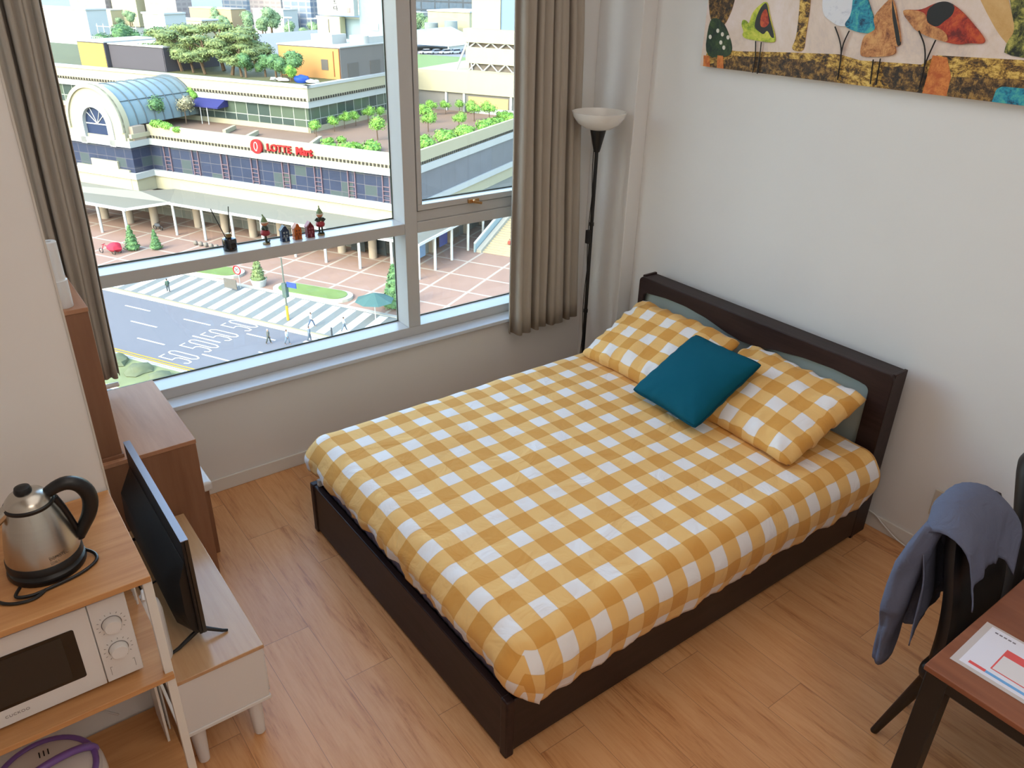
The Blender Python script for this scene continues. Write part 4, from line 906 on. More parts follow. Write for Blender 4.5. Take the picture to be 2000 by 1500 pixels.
def window_wall(name, dark, light, frame, pu, pv, fw=.06, panels=.35, rough=.15):
    if name in MATS: return MATS[name]
    t = NT(name); tc = t.n('ShaderNodeTexCoord'); sp = t.n('ShaderNodeSeparateXYZ'); t.l(tc.outputs['Object'], sp.inputs[0])
    u = t.math('DIVIDE', t.math('ADD', t.math('ADD', sp.outputs[0], sp.outputs[1]), 500), pu); v = t.math('DIVIDE', t.math('ADD', sp.outputs[2], 100.02), pv)
    fu, fv = t.math('FRACT', u), t.math('FRACT', v)
    cb = t.n('ShaderNodeCombineXYZ'); t.l(t.math('FLOOR', u), cb.inputs[0]); t.l(t.math('FLOOR', v), cb.inputs[1])
    wn = t.n('ShaderNodeTexWhiteNoise'); wn.noise_dimensions = '2D'; t.l(cb.outputs[0], wn.inputs['Vector'])
    n = t.noise(t.coord('Object'), .5, 2); c = t.mix(n, lin(dark), tuple(min(1, x * 1.5) for x in lin(dark)[:3]) + (1,))
    c = t.mix(t.math('MULTIPLY', t.math('LESS_THAN', wn.outputs['Value'], panels), .6), c, lin(light))
    e = t.math('MAXIMUM', t.math('LESS_THAN', fu, fw / pu), t.math('LESS_THAN', fv, fw / pv))
    t.l(t.mix(e, c, lin(frame)), t.b.inputs['Base Color']); t.b.inputs['Roughness'].default_value = rough; t.b.inputs['Specular IOR Level'].default_value = .35
    MATS[name] = t.m; return t.m
w_band = window_wall('city_band_glass', (58, 66, 88), (98, 112, 102), (116, 114, 122), 1.95, 1.4, .07, .16)
w_terr = window_wall('city_terrace_glass', (70, 84, 80), (112, 128, 106), (190, 196, 186), 2.3, 1.9, .12, .45)
w_shop = window_wall('city_shop_glass', (118, 118, 112), (150, 152, 146), (176, 170, 158), 2.1, 2.6, .10, .25)
w_side = window_wall('city_side_cladding', (112, 114, 122), (126, 126, 130), (98, 98, 104), 4.2, 20, .07, .4, .5)
def stone_grid(name, base, line, pu, pv, lw):
    t = NT(name); tc = t.n('ShaderNodeTexCoord'); sp = t.n('ShaderNodeSeparateXYZ'); t.l(tc.outputs['Object'], sp.inputs[0])
    fu = t.math('FRACT', t.math('DIVIDE', t.math('ADD', sp.outputs[0], 500 * pu + 1.8 + .0), pu)); fv = t.math('FRACT', t.math('DIVIDE', t.math('ADD', sp.outputs[1], 500 * pv - 2.7), pv))
    e = t.math('MAXIMUM', t.math('LESS_THAN', fu, lw / pu), t.math('LESS_THAN', fv, lw / pv))
    n = t.noise(t.coord('Object'), .35, 4, .6); c = t.mix(n, tuple(x * .82 for x in lin(base)[:3]) + (1,), tuple(min(1, x * 1.12) for x in lin(base)[:3]) + (1,))
    t.l(t.mix(e, c, lin(line)), t.b.inputs['Base Color']); t.b.inputs['Roughness'].default_value = .85; t.b.inputs['Specular IOR Level'].default_value = .2; return t.m
c_plaza = stone_grid('city_red_paving', (186, 152, 134), (214, 200, 182), 5.5, 5.5, .35)
def CS(name, mb, mat, **kw): o = mb.build(name, mat, city=True, **kw); o['kind'] = 'structure'; return o
# --- ground
gr = CS('ground', MB().box(-160, -260, -1.2, 900, 900, -.32), CM('far_ground', (150, 156, 150), vs=.02, var=.2), loc=(0, 0, 0), smooth=False)
road = CS('road', MB().box(-60, -120, -.32, -21.4, 200, -.02).box(-21.4, -120, -.32, -12.6, 30, -.021), c_asph, loc=(0, 0, 0), smooth=False)
CS('plaza', MB().box(-21.4, 38, -.32, 8, 120, .0).box(-12.6, -80, -.32, 60, 38, .002), c_plaza, loc=(0, 0, 0), smooth=False)
pav = CM('pale_kerb', (206, 204, 192)); yel = CM('yellow_line', (226, 182, 60)); wht = CM('road_paint', (250, 250, 248), .7)
k = MB().box(-22.2, -120, -.02, -21.5, 200, .06); k.build('kerb', pav, road)
MB().box(-21.4, -6, -.03, -13.2, 33.8, -.012).build('crossing_bed', CM('crossing_grey', (146, 150, 146)), road, smooth=False)
k = MB().box(-21.5, -2.2, -.015, -21.15, 36, .03); k.build('tactile_strip', CM('tactile_yellow', (198, 184, 140)), road)
k = MB().box(-13.2, -60, -.02, -12.6, 34, .05).box(-21.2, 33.5, -.02, -12.6, 34.2, .05); k.build('kerb', pav, road)
for x in (-24.75, -27.95, -31.1):
    o0_ = {-24.75: .0, -27.95: -4.0, -31.1: 4.2}[x]
    for i in range(-3, 7):
        y = 13.2 + 9.3 * i + (0 if x == -24.75 else (-.3 if x == -27.95 else .5)) + (5.2 if x == -27.95 else 0)
        MB().box(x - .09, y, -.02, x + .09, y + 4.0, .0).build('lane_dash', wht, road, smooth=False)
for x in (-34.2, -34.6): MB().box(x - .08, -100, -.02, x + .08, 150, .0).build('double_line', yel, road, smooth=False)
MB().box(-34.95, -100, -.02, -34.8, 150, .0).build('edge_line', wht, road, smooth=False)
for i in range(17):     # slanted bars of the wide crossing
    y = -4.2 + 2.28 * i
    if 33.6 < y + 1: continue
    p = [(-20.9, y - .2), (-20.9, y + .95), (-13.4, y + 1.75), (-13.4, y + .6)]
    mb = MB().prism(p, 'z', -.02, .003); mb.build('crossing_bar', wht, road, smooth=False)
for i in range(7): MB().box(-27.6 + i * .95 - 0, -3.6, -.02, -27.1 + i * .95, .9, .0).build('crossing_bar', wht, road, smooth=False)
def ribbon(mb, pts, w, z=.001, cl=False):
    m_ = len(pts); L, R_ = [], []
    for i in range(m_):
        p0 = Vector(pts[i - 1]) if (cl or i) else None; p1 = Vector(pts[i]); p2 = Vector(pts[(i + 1) % m_]) if (cl or i < m_ - 1) else None
        d1 = (p1 - p0).normalized() if p0 is not None else (p2 - p1).normalized(); d2 = (p2 - p1).normalized() if p2 is not None else d1
        n1 = Vector((-d1.y, d1.x)); n2 = Vector((-d2.y, d2.x)); n_ = (n1 + n2).normalized(); k = w / max(.5, n_.dot(n1)); L.append(p1 + n_ * k); R_.append(p1 - n_ * k)
    vs = [(q.x, q.y, zz) for zz in (-.02, z) for q in L + R_]; fs = []
    for i in range(m_ if cl else m_ - 1): j = (i + 1) % m_; fs += [(i, j, m_ + j, m_ + i), (2 * m_ + i, 3 * m_ + i, 3 * m_ + j, 2 * m_ + j)]
    mb.add(vs, fs)
def five0(cx, y0):
    h = 3.9; d1, d2 = MB(), MB(); x = cx - .55
    ribbon(d1, [(x + .38, y0 + h), (x - .34, y0 + h), (x - .34, y0 + h * .54), (x + .12, y0 + h * .56), (x + .36, y0 + h * .46), (x + .38, y0 + h * .16), (x + .16, y0), (x - .2, y0), (x - .38, y0 + h * .12)], .085)
    x = cx + .55; ribbon(d2, [(x - .14, y0 + h), (x - .38, y0 + h * .88), (x - .38, y0 + h * .12), (x - .14, y0), (x + .14, y0), (x + .38, y0 + h * .12), (x + .38, y0 + h * .88), (x + .14, y0 + h)], .085, cl=True)
    d1.build('speed_number', wht, road, smooth=False); d2.build('speed_number', wht, road, smooth=False)
for cx, y in ((-32.7, 8.0), (-29.6, 8.2), (-26.4, 8.3), (-23.3, 8.2)): five0(cx, y)
# planted islands between crossing and plaza
def island(pts, label):
    t = thing('planted_island', (sum(p[0] for p in pts) / len(pts), sum(p[1] for p in pts) / len(pts), 0), label, 'lawn island', 'grass islands beside the crossing', city=True)
    cxy = Vector((t['_b'][0], t['_b'][1]))
    MB().prism(pts, 'z', 0, .35).build('kerb_ring', pav, t, smooth=False)
    MB().prism([tuple(cxy + (Vector(p) - cxy) * .86) for p in pts], 'z', .3, .42).build('grass', c_grass, t, smooth=False)
def capsule(x0, y0, x1, y1, r, n=8):
    a = math.atan2(y1 - y0, x1 - x0); return [(x0 + r * math.cos(a + PI / 2 + PI * i / n), y0 + r * math.sin(a + PI / 2 + PI * i / n)) for i in range(n + 1)] + [(x1 + r * math.cos(a - PI / 2 + PI * i / n), y1 + r * math.sin(a - PI / 2 + PI * i / n)) for i in range(n + 1)]
island(capsule(-11.4, 12.9, -10.9, 5.2, 1.75), 'rounded grass island with pale kerb nearest the signal pole')
island(capsule(-11.2, 29, -10.4, 23, 1.8), 'rounded grass island further along, beyond the potted tree')
med = thing('median_bed', (-37.5, 12, 0), 'planted bed with round shrubs beside the double yellow line', 'flower bed', city=True)
MB().box(-41, -30, -.02, -35.4, 60, .25).build('bed_border', pav, med, smooth=False); MB().box(-40.8, -29, .2, -35.8, 59, .32).build('bed_soil', CM('bed_plants', (150, 158, 110), vs=1, var=.3), med, smooth=False)
for i, (x, y) in enumerate(((-36.9, 14.2), (-37.2, 17.4), (-37.4, 10.6), (-36.6, 20.2), (-37.8, 7.2))): MB().ball((x, y, .4), 1.3, 1.3, .6, 10, 6, .4, i).build('round_shrub', CM('shrub_grey_green', (120, 128, 96), vs=2, var=.3), med)

# --- the shopping building
B = thing('shopping_building', (20, 30, 0), 'long cream shopping building with white bands, dark glass and a red shop sign', 'building', city=True)
FX, SYD = 3.5, 3.5      # front face x, side face y
def ring(mb, off, z0, z1, back=9.0, yend=110, xend=60, bay=True):   # a band following front, bay and side
    o = off
    if bay: mb.box(FX - o, SYD - o, z0, FX + back, 49.2 - o, z1).box(-.1 - o, 49.2 - o, z0, FX + back, 63.5, z1).box(FX - o, 63.5, z0, FX + back, yend, z1)
    else: mb.box(FX - o, SYD - o, z0, FX + back, yend, z1)
    mb.box(FX + back, SYD - o, z0, xend, SYD + 4, z1); return mb
ring(MB(), 0, 5.6, 7.75).build('stone_band', c_cream, B, smooth=False)
ring(MB(), .35, 7.7, 8.55).build('ledge_band', c_white, B, smooth=False)
ring(MB(), -.25, 8.5, 12.45).build('window_band', [w_band], B, smooth=False)
MB().box(4.6, SYD - .06, 8.55, 60, SYD + .5, 12.45).build('side_cladding', w_side, B, smooth=False)
ring(MB(), .35, 12.4, 13.3).build('ledge_band', c_white, B, smooth=False)
ring(MB(), -.05, 13.25, 13.75, 3).build('frieze', c_cream, B, smooth=False)
d = MB()
for i in range(74): d.box(FX - .06, 4.0 + i * .61, 13.36, FX + .06, 4.32 + i * .61, 13.74)
for i in range(40): d.box(FX - .06, 64.0 + i * .61, 13.36, FX + .06, 64.32 + i * .61, 13.74)
for i in range(90): d.box(4.0 + i * .61, SYD - .06, 13.36, 4.32 + i * .61, SYD + .07, 13.74)
o = d.build('dentil_row', c_dentil, B, smooth=False); o['kind'] = 'stuff'
MB().box(FX, SYD, 13.7, FX + .5, 49.2, 15.3).box(FX, SYD, 13.7, 60, SYD + .5, 15.3).box(0, 48.7, 13.7, FX + .5, 49.2, 14.3).box(FX, 63.5, 13.7, FX + .5, 110, 15.3).build('parapet', c_cream, B, smooth=False)
MB().box(FX + .4, SYD + .4, 13.6, 62, 110, 14.15).build('terrace_floor', c_brown, B, smooth=False)
# ladder-like mullion pairs on the band
for i in range(8):
    y = 6.2 + 5.6 * i; mb = MB()
    for yy in (y, y + 1.15): mb.box(FX + .05, yy, 8.5, FX + .28, yy + .12, 12.4)
    for z in (8.9, 9.5, 10.1, 10.7): mb.box(FX + .08, y, z, FX + .28, y + 1.2, z + .07)
    mb.build('mullion_ladder', CM('mullion_mauve', (142, 118, 128)), B, smooth=False)
# stepped stone panel under the arch
MB().box(-.15, 52.6, 5.6, .2, 58.2, 10.0).box(-.15, 50.4, 5.6, .2, 52.6, 8.9).box(-.15, 58.2, 5.6, .2, 61.5, 8.9).build('stepped_panel', c_cream, B, smooth=False)
# arch front and barrel roof
AC, AZ = 55.4, 15.3
def arch(r0, r1, x0, x1, zb, name, mat):
    mb = MB(); n = 28
    pts = [(AC + r1, zb)] + [(AC + r1 * math.cos(PI * i / n), AZ + r1 * math.sin(PI * i / n)) for i in range(n + 1)] + [(AC - r1, zb)]
    inn = [(AC - r0, zb)] + [(AC - r0 * math.cos(PI * i / n), AZ + r0 * math.sin(PI * i / n)) for i in range(n + 1)] + [(AC + r0, zb)]
    m_ = len(pts); vs = [(x0,) + p for p in pts] + [(x0,) + p for p in inn[::-1]] + [(x1,) + p for p in pts] + [(x1,) + p for p in inn[::-1]]
    fs = []
    for i in range(m_ - 1): fs += [(i, i + 1, m_ + i + 1, m_ + i), (2 * m_ + i, 3 * m_ + i, 3 * m_ + i + 1, 2 * m_ + i + 1), (i, 2 * m_ + i, 2 * m_ + i + 1, i + 1), (m_ + i, m_ + i + 1, 3 * m_ + i + 1, 3 * m_ + i)]
    fs += [(0, m_, 3 * m_, 2 * m_), (m_ - 1, 3 * m_ - 1, 4 * m_ - 1, 2 * m_ - 1)]
    mb.add(vs, fs); return mb.build(name, mat, B)
arch(3.55, 5.75, -.3, .9, 13.3, 'arch_surround', c_cream); arch(2.45, 3.6, -.45, .5, 12.3, 'arch_ring', c_white); arch(5.2, 5.75, -.55, .0, 14.5, 'arch_moulding', c_cream)
ag = MB(); n = 20; ag.prism([(AC + 2.5, 12.3)] + [(AC + 2.5 * math.cos(PI * i / n), AZ + 2.5 * math.sin(PI * i / n)) for i in range(n + 1)] + [(AC - 2.5, 12.3)], 'x', .15, .25); ag.build('arch_glass', CM('arch_glass', (58, 72, 104), .2), B)
ab = MB()
for a in (40, 65, 115, 140): ab.cyl((.1, AC, AZ), (.1, AC + 2.45 * math.cos(R(a)), AZ + 2.45 * math.sin(R(a))), .06, n=6)
ab.box(.05, AC - 2.4, AZ - .1, .15, AC + 2.4, AZ + .05); ab.build('arch_bars', c_post, B)
MB().box(.05, AC - 2.4, 12.3, .22, AC + 2.4, 13.5).build('arch_spandrel', c_pink, B, smooth=False)
MB().box(.6, 48.9, 13.3, 2.9, 50.2, 15.3).box(.6, 60.8, 13.3, 2.9, 62, 15.3).build('abutment', c_pink, B, smooth=False)
vault = MB(); n = 22; v_ = []
for x in (.9, 15.0):
    for i in range(n + 1): v_.append((x, AC + 5.45 * math.cos(PI * i / n), AZ + 5.45 * math.sin(PI * i / n)))
vault.add(v_, [(i, i + 1, n + 2 + i, n + 1 + i) for i in range(n)] + [tuple(range(n + 1)), tuple(range(n + 1, 2 * n + 2))])
vault.build('barrel_skylight', CM('skylight_glass', (150, 172, 178), .25), B, sharp=60)
for kx_ in range(9):
    x = 1.0 + kx_ * 1.74; MB().tube([(x, AC + 5.5 * math.cos(PI * i / 24), AZ + 5.5 * math.sin(PI * i / 24)) for i in range(25)], .09 if kx_ < 8 else .3, 5).build('skylight_rib', CM('rib_grey', (104, 116, 122)), B)
for a in (38, 142): MB().cyl((.9, AC + 5.5 * math.cos(R(a)), AZ + 5.5 * math.sin(R(a))), (15, AC + 5.5 * math.cos(R(a)), AZ + 5.5 * math.sin(R(a))), .07, n=5).build('skylight_purlin', MATS['city_rib_grey'], B)
# upper tier
UX, UY = 15.2, 27.6
MB().box(UX + .6, UY + .6, 14.1, 46, 130, 18.0).build('upper_windows', w_terr, B, smooth=False)
MB().box(UX + .3, UY + .4, 14.1, UX + .7, 130, 14.9).box(UX + .3, UY + .3, 14.1, 50, UY + .7, 14.9).build('upper_plinth', c_cream, B, smooth=False)
MB().box(UX, UY, 17.85, 46.5, 130, 18.9).build('upper_fascia', c_white, B, smooth=False)
MB().box(UX - .15, UY - .15, 18.9, 46.5, 130, 20.9).build('upper_fascia', c_cream, B, smooth=False)
MB().box(UX - .3, UY - .3, 20.75, UX + .7, 130, 21.15).box(UX - .3, UY - .3, 20.75, 46.5, UY + .7, 21.15).build('coping', c_white, B, smooth=False)
d = MB()
for i in range(140): d.box(UX - .24, UY + .3 + i * .64, 18.85, UX - .10, UY + .64 + i * .64, 19.25)
for i in range(48): d.box(UX + .3 + i * .64, UY - .24, 18.85, UX + .64 + i * .64, UY - .10, 19.25)
o = d.build('dentil_row', c_dentil, B, smooth=False); o['kind'] = 'stuff'
MB().box(UX + .6, UY + .6, 20.85, 46.2, 130, 20.98).build('roof_deck', c_soil, B, smooth=False)
MB().box(UX + 1.0, 92, 20.9, UX + 1.6, 130, 21.6).build('roof_kerb', c_white, B, smooth=False)
# terrace corner wing on the right with its tower
MB().box(47.4, 4, 17.4, 100, 27.6, 21.0).build('wing_fascia', c_cream, B, smooth=False)
MB().box(47.9, 4, 14.1, 100, 27.6, 17.45).build('wing_wall', CM('wing_wall', (150, 146, 140)), B, smooth=False)
MB().box(47.75, 9.0, 14.3, 47.9, 17.0, 16.9).build('shutter', CM('shutter_tan', (214, 184, 132), scale=(1, 1, 12), vs=2), B, smooth=False)
for y in (21.3, 17.6, 8.2): MB().box(47.5, y, 14.1, 48.0, y + .4, 17.45).build('pier', c_white, B, smooth=False)
MB().box(47.3, 4, 14.1, 47.6, 16.5, 15.1).build('balustrade', c_white, B, smooth=False)
MB().box(51, 4, 22.2, 90, 19.2, 24.9).build('wing_band', c_cream, B, smooth=False)
MB().box(50.8, 4, 25.7, 90, 19.6, 27.95).build('wing_band', c_cream, B, smooth=False)
MB().box(51.6, 4, 21, 89, 18.8, 25.8).build('wing_recess', CM('recess_brown', (128, 118, 108)), B, smooth=False)
MB().box(52, 12.8, 27.9, 64, 18.4, 60).build('tower', c_cream, B, smooth=False); MB().box(52.3, 4, 27.9, 64, 12.8, 60).build('tower_glazing', CM('tower_glass', (130, 160, 190), .3), B, smooth=False)
mb = MB()
for i in range(5):
    for (za, zb) in ((21.0, 22.3), (24.8, 25.8)):
        y = 18.6 - i * 3; mb.cyl((51.2, y, za), (51.2, y - 1.4, zb), .13, n=6).cyl((51.2, y - 1.4, zb), (51.2, y - 2.8, za), .13, n=6)
mb.build('truss', c_white, B); MB().cyl((50.5, 20.9, 20.9), (51.2, 18.9, 25.8), .2, n=8).cyl((51.2, 17.9, 21), (51.2, 18.9, 25.6), .14, n=8).build('strut', c_white, B)
# ground floor: shop fronts, stone columns, canopy, posts
MB().box(7.2, 4.5, 0, 8.0, 110, 5.7).build('shop_front', w_shop, B, smooth=False); MB().box(7.2, 4.5, 0, 60, 5.2, 5.7).build('shop_front', w_shop, B, smooth=False)
MB().box(8, 5.2, 0, 60, 110, 5.6).build('core', CM('core_dark', (90, 88, 84)), B, smooth=False)
for y in (4.8, 10.3, 15.7, 21.2, 26.6, 32.0, 37.5, 43.0, 48.5, 54, 59.5, 65): MB().cyl((4.6 if y < 46 else 1.2, y, 0), (4.6 if y < 46 else 1.2, y, 5.8), .62, n=16).build('stone_column', c_pink, B)
for x in (10.5, 16, 21.5, 27): MB().box(x, 3.9, 0, x + 1.1, 4.6, 5.7).build('stone_column', c_pink, B, smooth=False)
cp = MB()
front = [(FX - .1, 5.9), (-.3, 4.9)]
cp.add([(FX, SYD, 5.9), (-.3, -.3, 4.95), (-.3, 43, 4.95), (FX, 45.5, 5.9)], [(0, 1, 2, 3)]).add([(FX, 45.5, 5.9), (-.3, 43, 4.95), (-4.6, 47.5, 4.3), (-4.6, 95, 4.3), (-.1, 95, 5.9), (-.1, 49, 5.9)], [(0, 1, 2, 3, 4, 5)]).add([(FX, SYD, 5.9), (60, SYD, 5.9), (60, -.3, 4.95), (-.3, -.3, 4.95)], [(0, 1, 2, 3)])
cp.build('canopy_roof', c_metal, B, smooth=False, solid=.12)
eb = MB().box(-.5, -.4, 4.65, -.2, 43.1, 5.0).box(-.4, -.5, 4.65, 26, -.2, 5.0)
eb.obox((-2.45, 45.3, 4.6), (-4.3, 4.5, -.6), (4.5, 4.3, 0), (0, 0, 1), 3.2, .15, .17).box(-4.8, 47.4, 4.1, -4.45, 95, 4.45); eb.build('canopy_edge', c_post, B, smooth=False)
for x, y in [(-.3, y_) for y_ in (-.2, 4.0, 9.2, 14.9, 20.2, 25.8, 31.3, 36.9, 42.6)] + [(-4.6, 48.0), (-4.6, 53.5), (-4.6, 59)] + [(4.1, -.2), (8.9, -.2), (14, -.2), (19, -.2)]:
    MB().cyl((x, y, 0), (x, y, 4.8 if x > -4 else 4.2), .20, n=12).build('canopy_post', c_post, B)
# panels on the shop fronts
for (y0_, y1_, z0_, z1_, c_) in ((54, 58.6, 2.3, 3.5, (206, 56, 60)), (8.6, 10.6, .3, 3.3, (52, 58, 60)), (4.9, 7.6, .3, 3.3, (52, 58, 60)), (12.2, 14.6, .3, 3.3, (52, 58, 60))):
    MB().box(5.4 if y0_ < 46 else .9, y0_, z0_, 5.5 if y0_ < 46 else 1.0, y1_, z1_).build('shop_banner', CM('banner_%d' % c_[0], c_), B, smooth=False)
for (x0_, x1_, c_) in ((6.2, 8.0, (150, 180, 214)), (12.2, 14.6, (92, 100, 160))): MB().box(x0_, 3.6, .4, x1_, 3.7, 4.2).build('shop_banner', CM('banner_s%d' % c_[0], c_), B, smooth=False)
# the roof sign: round emblem and lettering on the parapet
ex, ey, ez = FX - .25, 27.9, 14.15
MB().cyl((ex, ey, ez), (ex - .35, ey, ez), 1.0, n=28).build('sign_emblem', c_red, B)
MB().tube([(ex - .38, ey + .30 * math.sin(a) * (1 if math.cos(a) > -.5 else .7), ez + .60 * math.cos(a)) for a in [i * PI / 12 for i in range(24)]], .06, 5, True).build('emblem_mark', c_post, B)
tr = rot_axes((0, -1, 0), (0, 0, 1), (-1, 0, 0))
text_mesh('LOTTE', 1.35, .14, 'sign_letters', c_red, B, (FX - .22, 26.3, 13.72), tr, 1.05, 1.02, .03)
text_mesh('Mart', 1.35, .14, 'sign_letters', c_red, B, (FX - .22, 21.2, 13.72), tr, 1.0, 1.06, .05)
# awning and doorway on the terrace
aw = MB(); aw.add([(UX + .6, 50.5, 18.2), (UX + .6, 44.0, 18.2), (UX - 1.9, 44.0, 16.9), (UX - 1.9, 50.5, 16.9), (UX + .6, 50.5, 16.8), (UX + .6, 44.0, 16.8), (UX - 1.9, 44.0, 16.7), (UX - 1.9, 50.5, 16.7)], [(0, 1, 2, 3), (3, 2, 6, 7), (1, 5, 6, 2), (0, 3, 7, 4)]); aw.build('awning', c_blue, B, smooth=False)
MB().box(UX - 1.9, 47.6, 14.1, UX - 1.8, 47.7, 16.8).box(UX - 1.9, 46.2, 14.1, UX - 1.8, 46.3, 16.8).build('awning_posts', c_post, B, smooth=False)
rail_ = MB()
for i in range(22): rail_.box(FX + 1.5, 16 + i * 1.5, 14.1, FX + 1.56, 16.06 + i * 1.5, 15.0)
rail_.box(FX + 1.5, 16, 14.95, FX + 1.56, 49, 15.02); rail_.build('terrace_railing', CM('rail_beige', (206, 196, 150)), B, smooth=False)
bn = MB().obox((9, 22, 14.5), (1, .4, 0), (-.4, 1, 0), (0, 0, 1), 2.6, .25, .3).obox((8, 33, 14.5), (1, .4, 0), (-.4, 1, 0), (0, 0, 1), 2.6, .25, .3).obox((10, 39, 14.5), (1, .4, 0), (-.4, 1, 0), (0, 0, 1), 2.2, .25, .3)
bn.build('low_wall', c_cream, B, smooth=False)
# stairs at the right
stp = thing('outdoor_staircase', (22, -5, 0), 'wide pale outdoor staircase with a glass balustrade right of the shopping building', 'staircase', city=True)
mb = MB()
for i in range(26): mb.box(14.2 + i * .62, -22, i * .17, 34, -1.8, (i + 1) * .17)
mb.build('steps', CM('step_stone', (214, 198, 160)), stp, smooth=False)
MB().prism([(13.6, 0), (13.6, 1.3), (31, 6.2), (31, 0)], 'y', -1.6, -1.35).build('balustrade', CM('balustrade_glass', (176, 200, 206), .3), stp, smooth=False)
MB().obox((22.3, -1.48, 3.8), (17.4, 0, 4.9), (0, 1, 0), (-4.9, 0, 17.4), 9.0, .16, .10).build('handrail', c_post, stp, smooth=False)
MB().prism([(13.8, 0), (13.8, .4), (31, 5.2), (31, 0)], 'y', -2.5, -1.7).build('ramp', CM('ramp_stone', (196, 192, 176)), stp, smooth=False)

# --- things on the upper roof
def roofbox(name, x0, y0, z0, x1, y1, z1, front, side, label, cat='building'):
    t = thing(name, ((x0 + x1) / 2, (y0 + y1) / 2, z0), label, cat, city=True)
    MB().box(x0, y0, z0, x1, y1, z1).build('walls', side, t, smooth=False)
    MB().box(x0 - .08, y0 + .15, z0, x0 + .02, y1 - .15, z1 - .15).build('front_wall', front, t, smooth=False)
    MB().box(x0 - .15, y0 - .15, z1, x1, y1 + .1, z1 + .18).build('roof_edge', c_white, t, smooth=False); return t
t = roofbox('roof_building', 25.2, 28.3, 21, 40, 40.6, 25.7, c_orange, c_grey, 'orange and grey rooftop building behind the round trees')
MB().box(25.05, 30.7, 22.3, 25.15, 32.0, 23.9).build('window', CM('window_grey', (110, 106, 100)), t, smooth=False)
MB().box(25.05, 29.5, 21.4, 25.13, 29.65, 25.2).build('downpipe', CM('pipe_brown', (150, 90, 50)), t, smooth=False)
MB().box(25.05, 28.4, 21.0, 25.13, 28.52, 25.6).build('downpipe', MATS['city_pipe_brown'], t, smooth=False)
for x in (27, 33.5): MB().box(x, 28.2, 21, x + 3, 28.32, 23.3).build('door', CM('grey_door', (122, 116, 110)), t, smooth=False)
t = thing('rooftop_unit', (30, 35, 25.9), 'white boxy plant unit on the orange rooftop building', 'unit', city=True); MB().box(29, 32.4, 25.88, 33, 36.6, 27.3).build('casing', c_white, t, smooth=False)
t = thing('rooftop_tank', (34, 30, 25.9), 'round white tank on the orange rooftop building', 'tank', city=True); MB().cyl((33.5, 30.2, 25.88), (33.5, 30.2, 27.1), 1.6, n=24).box(33.5, 28.8, 25.88, 39, 31.8, 26.9).build('casing', c_white, t)
t = roofbox('roof_building', 16.9, 70.6, 21, 30, 77.0, 24.9, c_yellow, CM('slate_cladding', (96, 92, 100)), 'yellow faced rooftop block at the left by the curtain')
t2 = roofbox('roof_building', 17.6, 58, 21, 30, 70.4, 24.7, MATS['city_slate_cladding'], MATS['city_slate_cladding'], 'long slate grey rooftop block right of the yellow block')
mb = MB()
for i in range(14): mb.box(16.9, 70.6 + i * .46, 25.0, 16.96, 70.66 + i * .46, 25.8)
mb.box(16.9, 70.6, 25.75, 16.96, 77, 25.81); mb.build('roof_railing', c_post, t, smooth=False)
tp = thing('blue_tarpaulin', (19.5, 31.2, 21), 'bright blue tarpaulin over a pile at the edge of the upper roof', 'tarpaulin', city=True)
MB().ball((19.0, 31.4, 21.4), 1.0, 1.4, .7, 12, 8, .3, 3).build('cover', CM('tarp_blue', (40, 84, 186), .5), tp)
for i, (x, y, s_) in enumerate(((18.6, 35.4, .5), (18.4, 34.3, .6), (18.9, 29.6, .6), (19.2, 28.9, .45), (19.6, 30.1, .5), (18.2, 36.3, .4))):
    tag(MB().ball((x, y, 21.25), s_, s_ * 1.5, .3, 8, 5, .5, i).build('roof_sack', c_white, city=True), 'small white sack lying on the upper roof near the blue tarpaulin', 'sack', 'white sacks on the upper roof')
# lattice frame at far left of the roof
lf = thing('lattice_frame', (30, 92, 21), 'white steel lattice tower at the far left behind the yellow block', 'frame', city=True); mb = MB()
for i in range(6):
    z = 17 + i * 1.7; mb.cyl((40, 88, z), (40, 99, z), .09, n=4)
for i in range(7):
    y = 88 + i * 1.8; mb.cyl((40, y, 16), (40, y, 26), .09, n=4)
    if i < 6: mb.cyl((40, y, 17 + i % 2 * 3.4), (40, y + 1.8, 20.4 + i % 2 * 3.4), .07, n=4)
mb.build('lattice', c_post, lf)

# --- trees
def leaf_mat(name, a, b):  # leaf colours darkened against the daylight too, but less
    t = NT(name); oi = t.n('ShaderNodeObjectInfo'); n = t.noise(t.coord('Object'), 1.6, 3, .6)
    r = t.n('ShaderNodeValToRGB'); r.color_ramp.elements[0].position = .3; r.color_ramp.elements[0].color = tuple(x * .6 for x in _lin0(a)[:3]) + (1,); r.color_ramp.elements[1].position = .7; r.color_ramp.elements[1].color = tuple(x * .6 for x in _lin0(b)[:3]) + (1,)
    t.l(n, r.inputs[0]); t.l(r.outputs[0], t.b.inputs['Base Color']); t.b.inputs['Roughness'].default_value = .7; t.b.inputs['Specular IOR Level'].default_value = .2; return t.m
l_pine = leaf_mat('pine_leaves', (84, 104, 64), (134, 148, 92)); l_dark = leaf_mat('dark_leaves', (62, 98, 68), (104, 142, 84)); l_bright = leaf_mat('bright_leaves', (84, 138, 54), (138, 180, 78)); l_grey = leaf_mat('grey_leaves', (124, 122, 100), (160, 156, 124))
c_bark = CM('bark', (120, 98, 76), vs=3)
